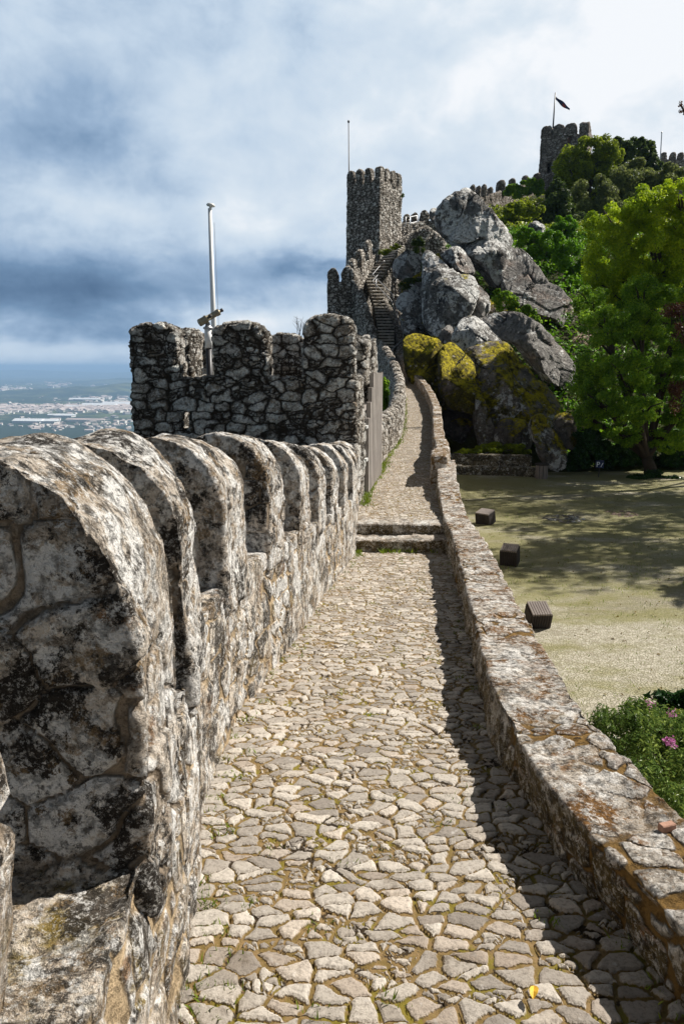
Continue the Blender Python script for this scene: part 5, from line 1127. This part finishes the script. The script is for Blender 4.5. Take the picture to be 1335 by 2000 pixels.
# undergrowth over the hillside (nobody could count it)
rng = np.random.RandomState(77); n = 110000
Yr = rng.uniform(33, 130, n); Xr = rng.uniform(0, 1, n)*(Yr*.62+4)+1.5+np.maximum(0, (Yr-46))*.07
zz = H(Xr, Yr); keep = ~((Xr < 4.3) & (Yr < 46)) & ((Xr > 9) | (Yr > 60)); Xr, Yr, zz = Xr[keep], Yr[keep], zz[keep]
Pg = np.stack([Xr, Yr, zz+rng.uniform(0, .9, len(Xr))+fbm(np.stack([Xr*.3, Yr*.3, Xr*0], 1), 3, 4)*.5], 1); Nn = rng.normal(size=Pg.shape)*.6+np.array([0, -.4, .9]); Nn /= np.linalg.norm(Nn, axis=1, keepdims=True)
nearm = Yr < 72
for sel, mt_, lb_, sz_ in ((nearm, 'leaf_bright', 'bright green undergrowth on the slope beside the outcrop', .26), (~nearm, 'leaf_mid', 'green undergrowth on the upper hillside between trees', .45)):
    V, Fc = leaves_np(Pg[sel], Nn[sel], sz_, rng, .6); tag(mesh_np('undergrowth', V, Fc, M[mt_], smooth=False), lb_, 'undergrowth', kind='stuff')
# left outer hillside scrub
n = 14000; Xr = rng.uniform(-40, 0, n); Yr = rng.uniform(-5, 70, n); Xr = Xr+lt(XW, Yr)-3
Pg = np.stack([Xr, Yr, H(Xr, Yr)+rng.uniform(0, 1.2, n)], 1); Nn = rng.normal(size=Pg.shape)*.6+np.array([0, 0, .9]); Nn /= np.linalg.norm(Nn, axis=1, keepdims=True)
V, Fc = leaves_np(Pg, Nn, .5, rng, .6); tag(mesh_np('undergrowth', V, Fc, M['leaf_dark'], smooth=False), 'dark scrub on the steep slope outside the wall', 'undergrowth', kind='stuff')

# grass and moss at the path edges
def blades(name, label, centres, n_each, hgt, spread, mat, seed, kind='stuff', cat='grass'):
    rg = np.random.RandomState(seed); Vs = []
    for c in centres:
        for _ in range(n_each):
            b = np.array(c)+np.array([rg.normal()*spread, rg.normal()*spread, 0]); a_ = rg.uniform(0, 6.28); h_ = hgt*rg.uniform(.4, 1.2); w_ = h_*.13
            d_ = np.array([math.cos(a_), math.sin(a_), 0]); tip = b+np.array([rg.normal()*.45, rg.normal()*.45, 1])*h_
            Vs += [b-d_*w_, b+d_*w_, (b+tip)/2+d_*w_*.6+np.array([0, 0, h_*.1]), tip]
    Fc = np.arange(len(Vs)).reshape(-1, 4)
    return tag(mesh_np(name, np.array(Vs), Fc, M[mat], smooth=False), label, cat, kind=kind)
rg = random.Random(8); cs = []
for _ in range(120):
    y_ = 1.3*(10/1.3)**rg.random(); s = rg.random()
    x_ = LX(y_)+abs(rg.gauss(0, .05)) if s < .55 else (RX(y_)-abs(rg.gauss(0, .05)) if s < .75 else rg.uniform(LX(y_), RX(y_)))
    cs.append((x_, y_, pz(y_)-.004))
blades('grass', 'small grass sprigs in the joints of the cobbled path', cs, 16, .022, .022, 'grass', 1)
cs = [(LX(y_)+.05+rg.uniform(0, .08), y_, pz(y_)) for y_ in np.linspace(11.9, 17.5, 34)]+[(LX(y_)+.04, y_, pz(y_)) for y_ in np.linspace(18, 33, 40)]
blades('grass', 'bright grass tufts along the foot of the gate and curving wall', cs, 26, .08, .05, 'grass', 2)
cs = [(RX(10)-rg.uniform(0, .9), 9.96-rg.uniform(0, .1), pz(9.9)) for _ in range(10)]+[(LX(10)+.03, 9.9-rg.uniform(0, .5), pz(9.8)) for _ in range(8)]
blades('grass', 'grass sprigs at the foot of the two stone steps', cs, 14, .06, .03, 'grass', 3)
# fallen yellow leaf
lx, ly = ground(1040, 1957)
bm = bmesh.new(); vs = []
ol = [(0, -.026), (.012, -.012), (.014, .004), (.008, .02), (0, .03), (-.009, .018), (-.013, .002), (-.010, -.014)]
c0 = bm.verts.new((lx, ly, pz(ly)+.034)); vs = [bm.verts.new((lx+a*.9+.25*b, ly+b*.8, pz(ly)+.028+abs(a)*.8)) for a, b in ol]
for i in range(8): bm.faces.new((c0, vs[i], vs[(i+1) % 8]))
lf = from_bm('fallen_leaf', bm, M['leaf_fallen'], origin=(lx, ly, pz(ly)+.02)); lf.modifiers.new('s', 'SOLIDIFY').thickness = .001
tag(lf, 'single yellow fallen leaf on the cobbles near the bottom edge', 'leaf')
# brick fragment on parapet
p = Vector((0, 2.16, 0)); p.x = RX(2.16)+.26
bm = bmesh.new(); bm_box(bm, (p.x-.025, p.y-.012, ptop(2.1)-.01), (p.x+.03, p.y+.014, ptop(2.1)+.016), rot=.3)
bmesh.ops.recalc_face_normals(bm, faces=bm.faces); bmesh.ops.bevel(bm, geom=bm.edges[:], offset=.003, segments=1, affect='EDGES')
tag(from_bm('brick_fragment', bm, M['brickred'], origin=(p.x, p.y, ptop(2.1))), 'reddish brick fragment set in the top of the near parapet', 'brick')

# ------------------------------------------------------------------ courtyard furniture
def crate(px_, py_, w_, d__, h_, rot, label, tiltx=0):
    # base centre on the courtyard
    r_ = ray(px_, py_); k = -4.6/r_.z; c = r_*k
    t_ = thing('floodlight_box', (c.x, c.y, -4.6), label, 'wooden box', 'slatted floodlight boxes in the courtyard')
    t_.rotation_euler = (tiltx, 0, rot)
    bm = bmesh.new(); bm_box(bm, (-w_/2+.02, -d__/2+.02, 0), (w_/2-.02, d__/2-.02, h_-.02)); o = from_bm('box_body', bm, M['darkwood']); o.parent = t_; o.location = (0, 0, 0)
    n = 8
    for i in range(n):
        x0 = -w_/2+w_*i/n
        bm = bmesh.new(); bm_box(bm, (x0+.006, -d__/2-.01, h_-.025), (x0+w_/n-.006, d__/2+.01, h_+.012)); s = from_bm('slat', bm, M['lit_greywood']); s.parent = t_; s.location = (0, 0, 0)
    for sgn in (-1, 1):
        bm = bmesh.new()
        for i in range(n):
            x0 = -w_/2+w_*i/n; bm_box(bm, (x0+.006, sgn*d__/2-.014, .01), (x0+w_/n-.006, sgn*d__/2+.014, h_-.03))
            y0 = -d__/2+d__*i/n; bm_box(bm, (sgn*w_/2-.014, y0+.006, .01), (sgn*w_/2+.014, y0+d__/n-.006, h_-.03))
        s = from_bm('side_panel', bm, M['darkwood']); s.parent = t_; s.location = (0, 0, 0)
crate(948, 1022, .44, .38, .38, R(-40), 'farthest of the three dark slatted wooden boxes below the parapet', R(12))
crate(995, 1100, .38, .36, .42, R(-24), 'middle one of the three dark slatted wooden boxes below the parapet', R(14))
crate(1046, 1222, .36, .36, .40, R(4), 'nearest of the three slatted wooden boxes, half hidden by the parapet', R(20))
def cy(px_, py_):
    r_ = ray(px_, py_); return r_*(-4.6/r_.z)
for (x_, y_, r_, lab) in ((1098, 1014, .62, 'round drain patch of pale stones in the courtyard centre'), (1212, 1004, .5, 'round reddish patch of stones in the courtyard, right of centre')):
    c = cy(x_, y_); bm = bmesh.new(); rg = random.Random(int(x_))
    for k in range(46):
        a_ = rg.uniform(0, 6.28); q = r_*math.sqrt(rg.random()); s = rg.uniform(.05, .1)
        lathe(bm, (c.x+q*math.cos(a_), c.y+q*math.sin(a_), -4.62), [(s, 0), (s*.9, .035), (s*.5, .055), (0, .06)], 7)
    tag(from_bm('stone_patch', bm, M['granite_pink'] if 'reddish' in lab else M['granite_white'], origin=(c.x, c.y, -4.6)), lab, 'drain')
rg = random.Random(21); cs = []
for _ in range(620):
    y_ = rg.uniform(7, 30); x_ = rg.uniform(RX(min(y_, 30))+.5, y_*.47+1.5); cs.append((x_, y_, -4.6))
blades('grass', 'small grass tufts scattered over the courtyard setts', cs, 7, .05, .07, 'grass', 12)
n = 2600; rq = np.random.RandomState(5); Yl = rq.uniform(7, 31, n); Xl = rq.uniform(1.5, 15, n); Nl = rq.normal(size=(n, 3))*.25+np.array([0, 0, 1]); Nl /= np.linalg.norm(Nl, axis=1, keepdims=True)
V, Fc = leaves_np(np.stack([Xl, Yl, np.full(n, -4.575)], 1), Nl, .055, rq, .6); tag(mesh_np('leaf_litter', V, Fc, M['drymoss'], smooth=False), 'brown fallen leaves scattered over the courtyard', 'leaves', kind='stuff')
# curved low stone bench wall
bw_ = thing('stone_bench', PT(960, 925, 31.4), 'low curved stone bench at the shaded far edge of the courtyard', 'bench')
for (o1, o2, z1) in ((0, .5, .45), (1.1, 1.5, .85)):
    bm = bmesh.new(); secs = []
    for f in np.linspace(0, 1, 12):
        c = cy(860+190*f, 931+5*f*f); c.y += o1; c2 = c+Vector((0, o2-o1, 0))
        secs.append([(c.x, c.y, -4.8), (c.x, c.y, -4.6+z1), (c2.x, c2.y, -4.6+z1), (c2.x, c2.y, -4.8)])
    bm_hull_strip(bm, secs); rough('seat' if z1 < .5 else 'back_wall', bm, M['riser'], .06, .03, 2, parent=bw_, seed=5)
c = cy(1056, 937)
bn = thing('litter_bin', (c.x, c.y, -4.6), 'dark wooden litter bin at the end of the curved stone bench', 'bin')
for k in range(10):
    a_ = k/10*6.28; bm = bmesh.new(); bm_box(bm, (c.x+.23*math.cos(a_)-.06, c.y+.23*math.sin(a_)-.012, -4.58), (c.x+.23*math.cos(a_)+.06, c.y+.23*math.sin(a_)+.012, -3.98), rot=a_+1.57)
    from_bm('slat', bm, M['lit_greywood'], bn)
bm = bmesh.new(); lathe(bm, (c.x, c.y, -4.58), [(.2, 0), (.2, .56)]); from_bm('liner', bm, M['dark_metal'], bn)
bm = bmesh.new(); lathe(bm, (c.x, c.y, -3.98), [(.29, 0), (.29, .05), (.2, .08), (0, .085)]); from_bm('lid', bm, M['darkwood'], bn)
# sign
sg = PT(1170, 907, 30.6); sgn = thing('direction_sign', (sg.x, 30.6, -4.6), 'small dark blue parking sign with a white letter P at the courtyard edge', 'sign')
bm = bmesh.new(); bm_tube(bm, [(sg.x, 30.63, -4.6), (sg.x, 30.63, sg.z)], .02, 8); from_bm('post', bm, M['dark_metal'], sgn)
bm = bmesh.new(); bm_box(bm, (sg.x-.17, 30.58, sg.z-.15), (sg.x+.17, 30.61, sg.z+.17)); from_bm('plate', bm, M['navy'], sgn)
tc = bpy.data.curves.new('t', 'FONT'); tc.body = 'P'; tc.size = .30; tc.extrude = .003; to = bpy.data.objects.new('t', tc); COL.objects.link(to)
me = bpy.data.meshes.new_from_object(to.evaluated_get(bpy.context.evaluated_depsgraph_get())); bpy.data.objects.remove(to)
bm = bmesh.new(); bm.from_mesh(me); bmesh.ops.rotate(bm, verts=bm.verts, cent=(0, 0, 0), matrix=Matrix.Rotation(R(90), 3, 'X')); bmesh.ops.translate(bm, verts=bm.verts, vec=(sg.x-.15, 30.575, sg.z-.10))
from_bm('letter', bm, M['white'], sgn)
bm = bmesh.new(); bm_prism(bm, [(sg.x+.03, 30.57, sg.z-.1), (sg.x+.06, 30.57, sg.z-.1), (sg.x+.14, 30.57, sg.z+.06), (sg.x+.11, 30.57, sg.z+.06)], (0, .006, 0)); bmesh.ops.recalc_face_normals(bm, faces=bm.faces); from_bm('slash', bm, M['white'], sgn)

# ------------------------------------------------------------------ haze
bm = bmesh.new(); bm_box(bm, (-62000, -3000, -345), (52000, 60000, 62))
hz = from_bm('haze', bm, None); m, t = new_mat('haze_air')
vol = t.new('ShaderNodeVolumePrincipled', {'Color': (0.40, 0.64, 0.97, 1), 'Density': 9.5e-5, 'Anisotropy': 0.0})
t.l.new(vol.outputs[0], t.new('ShaderNodeOutputMaterial').inputs['Volume']); hz.data.materials.append(m); tag(hz, kind='stuff')
hz['label'] = 'pale blue haze over the plain'; hz['category'] = 'haze'
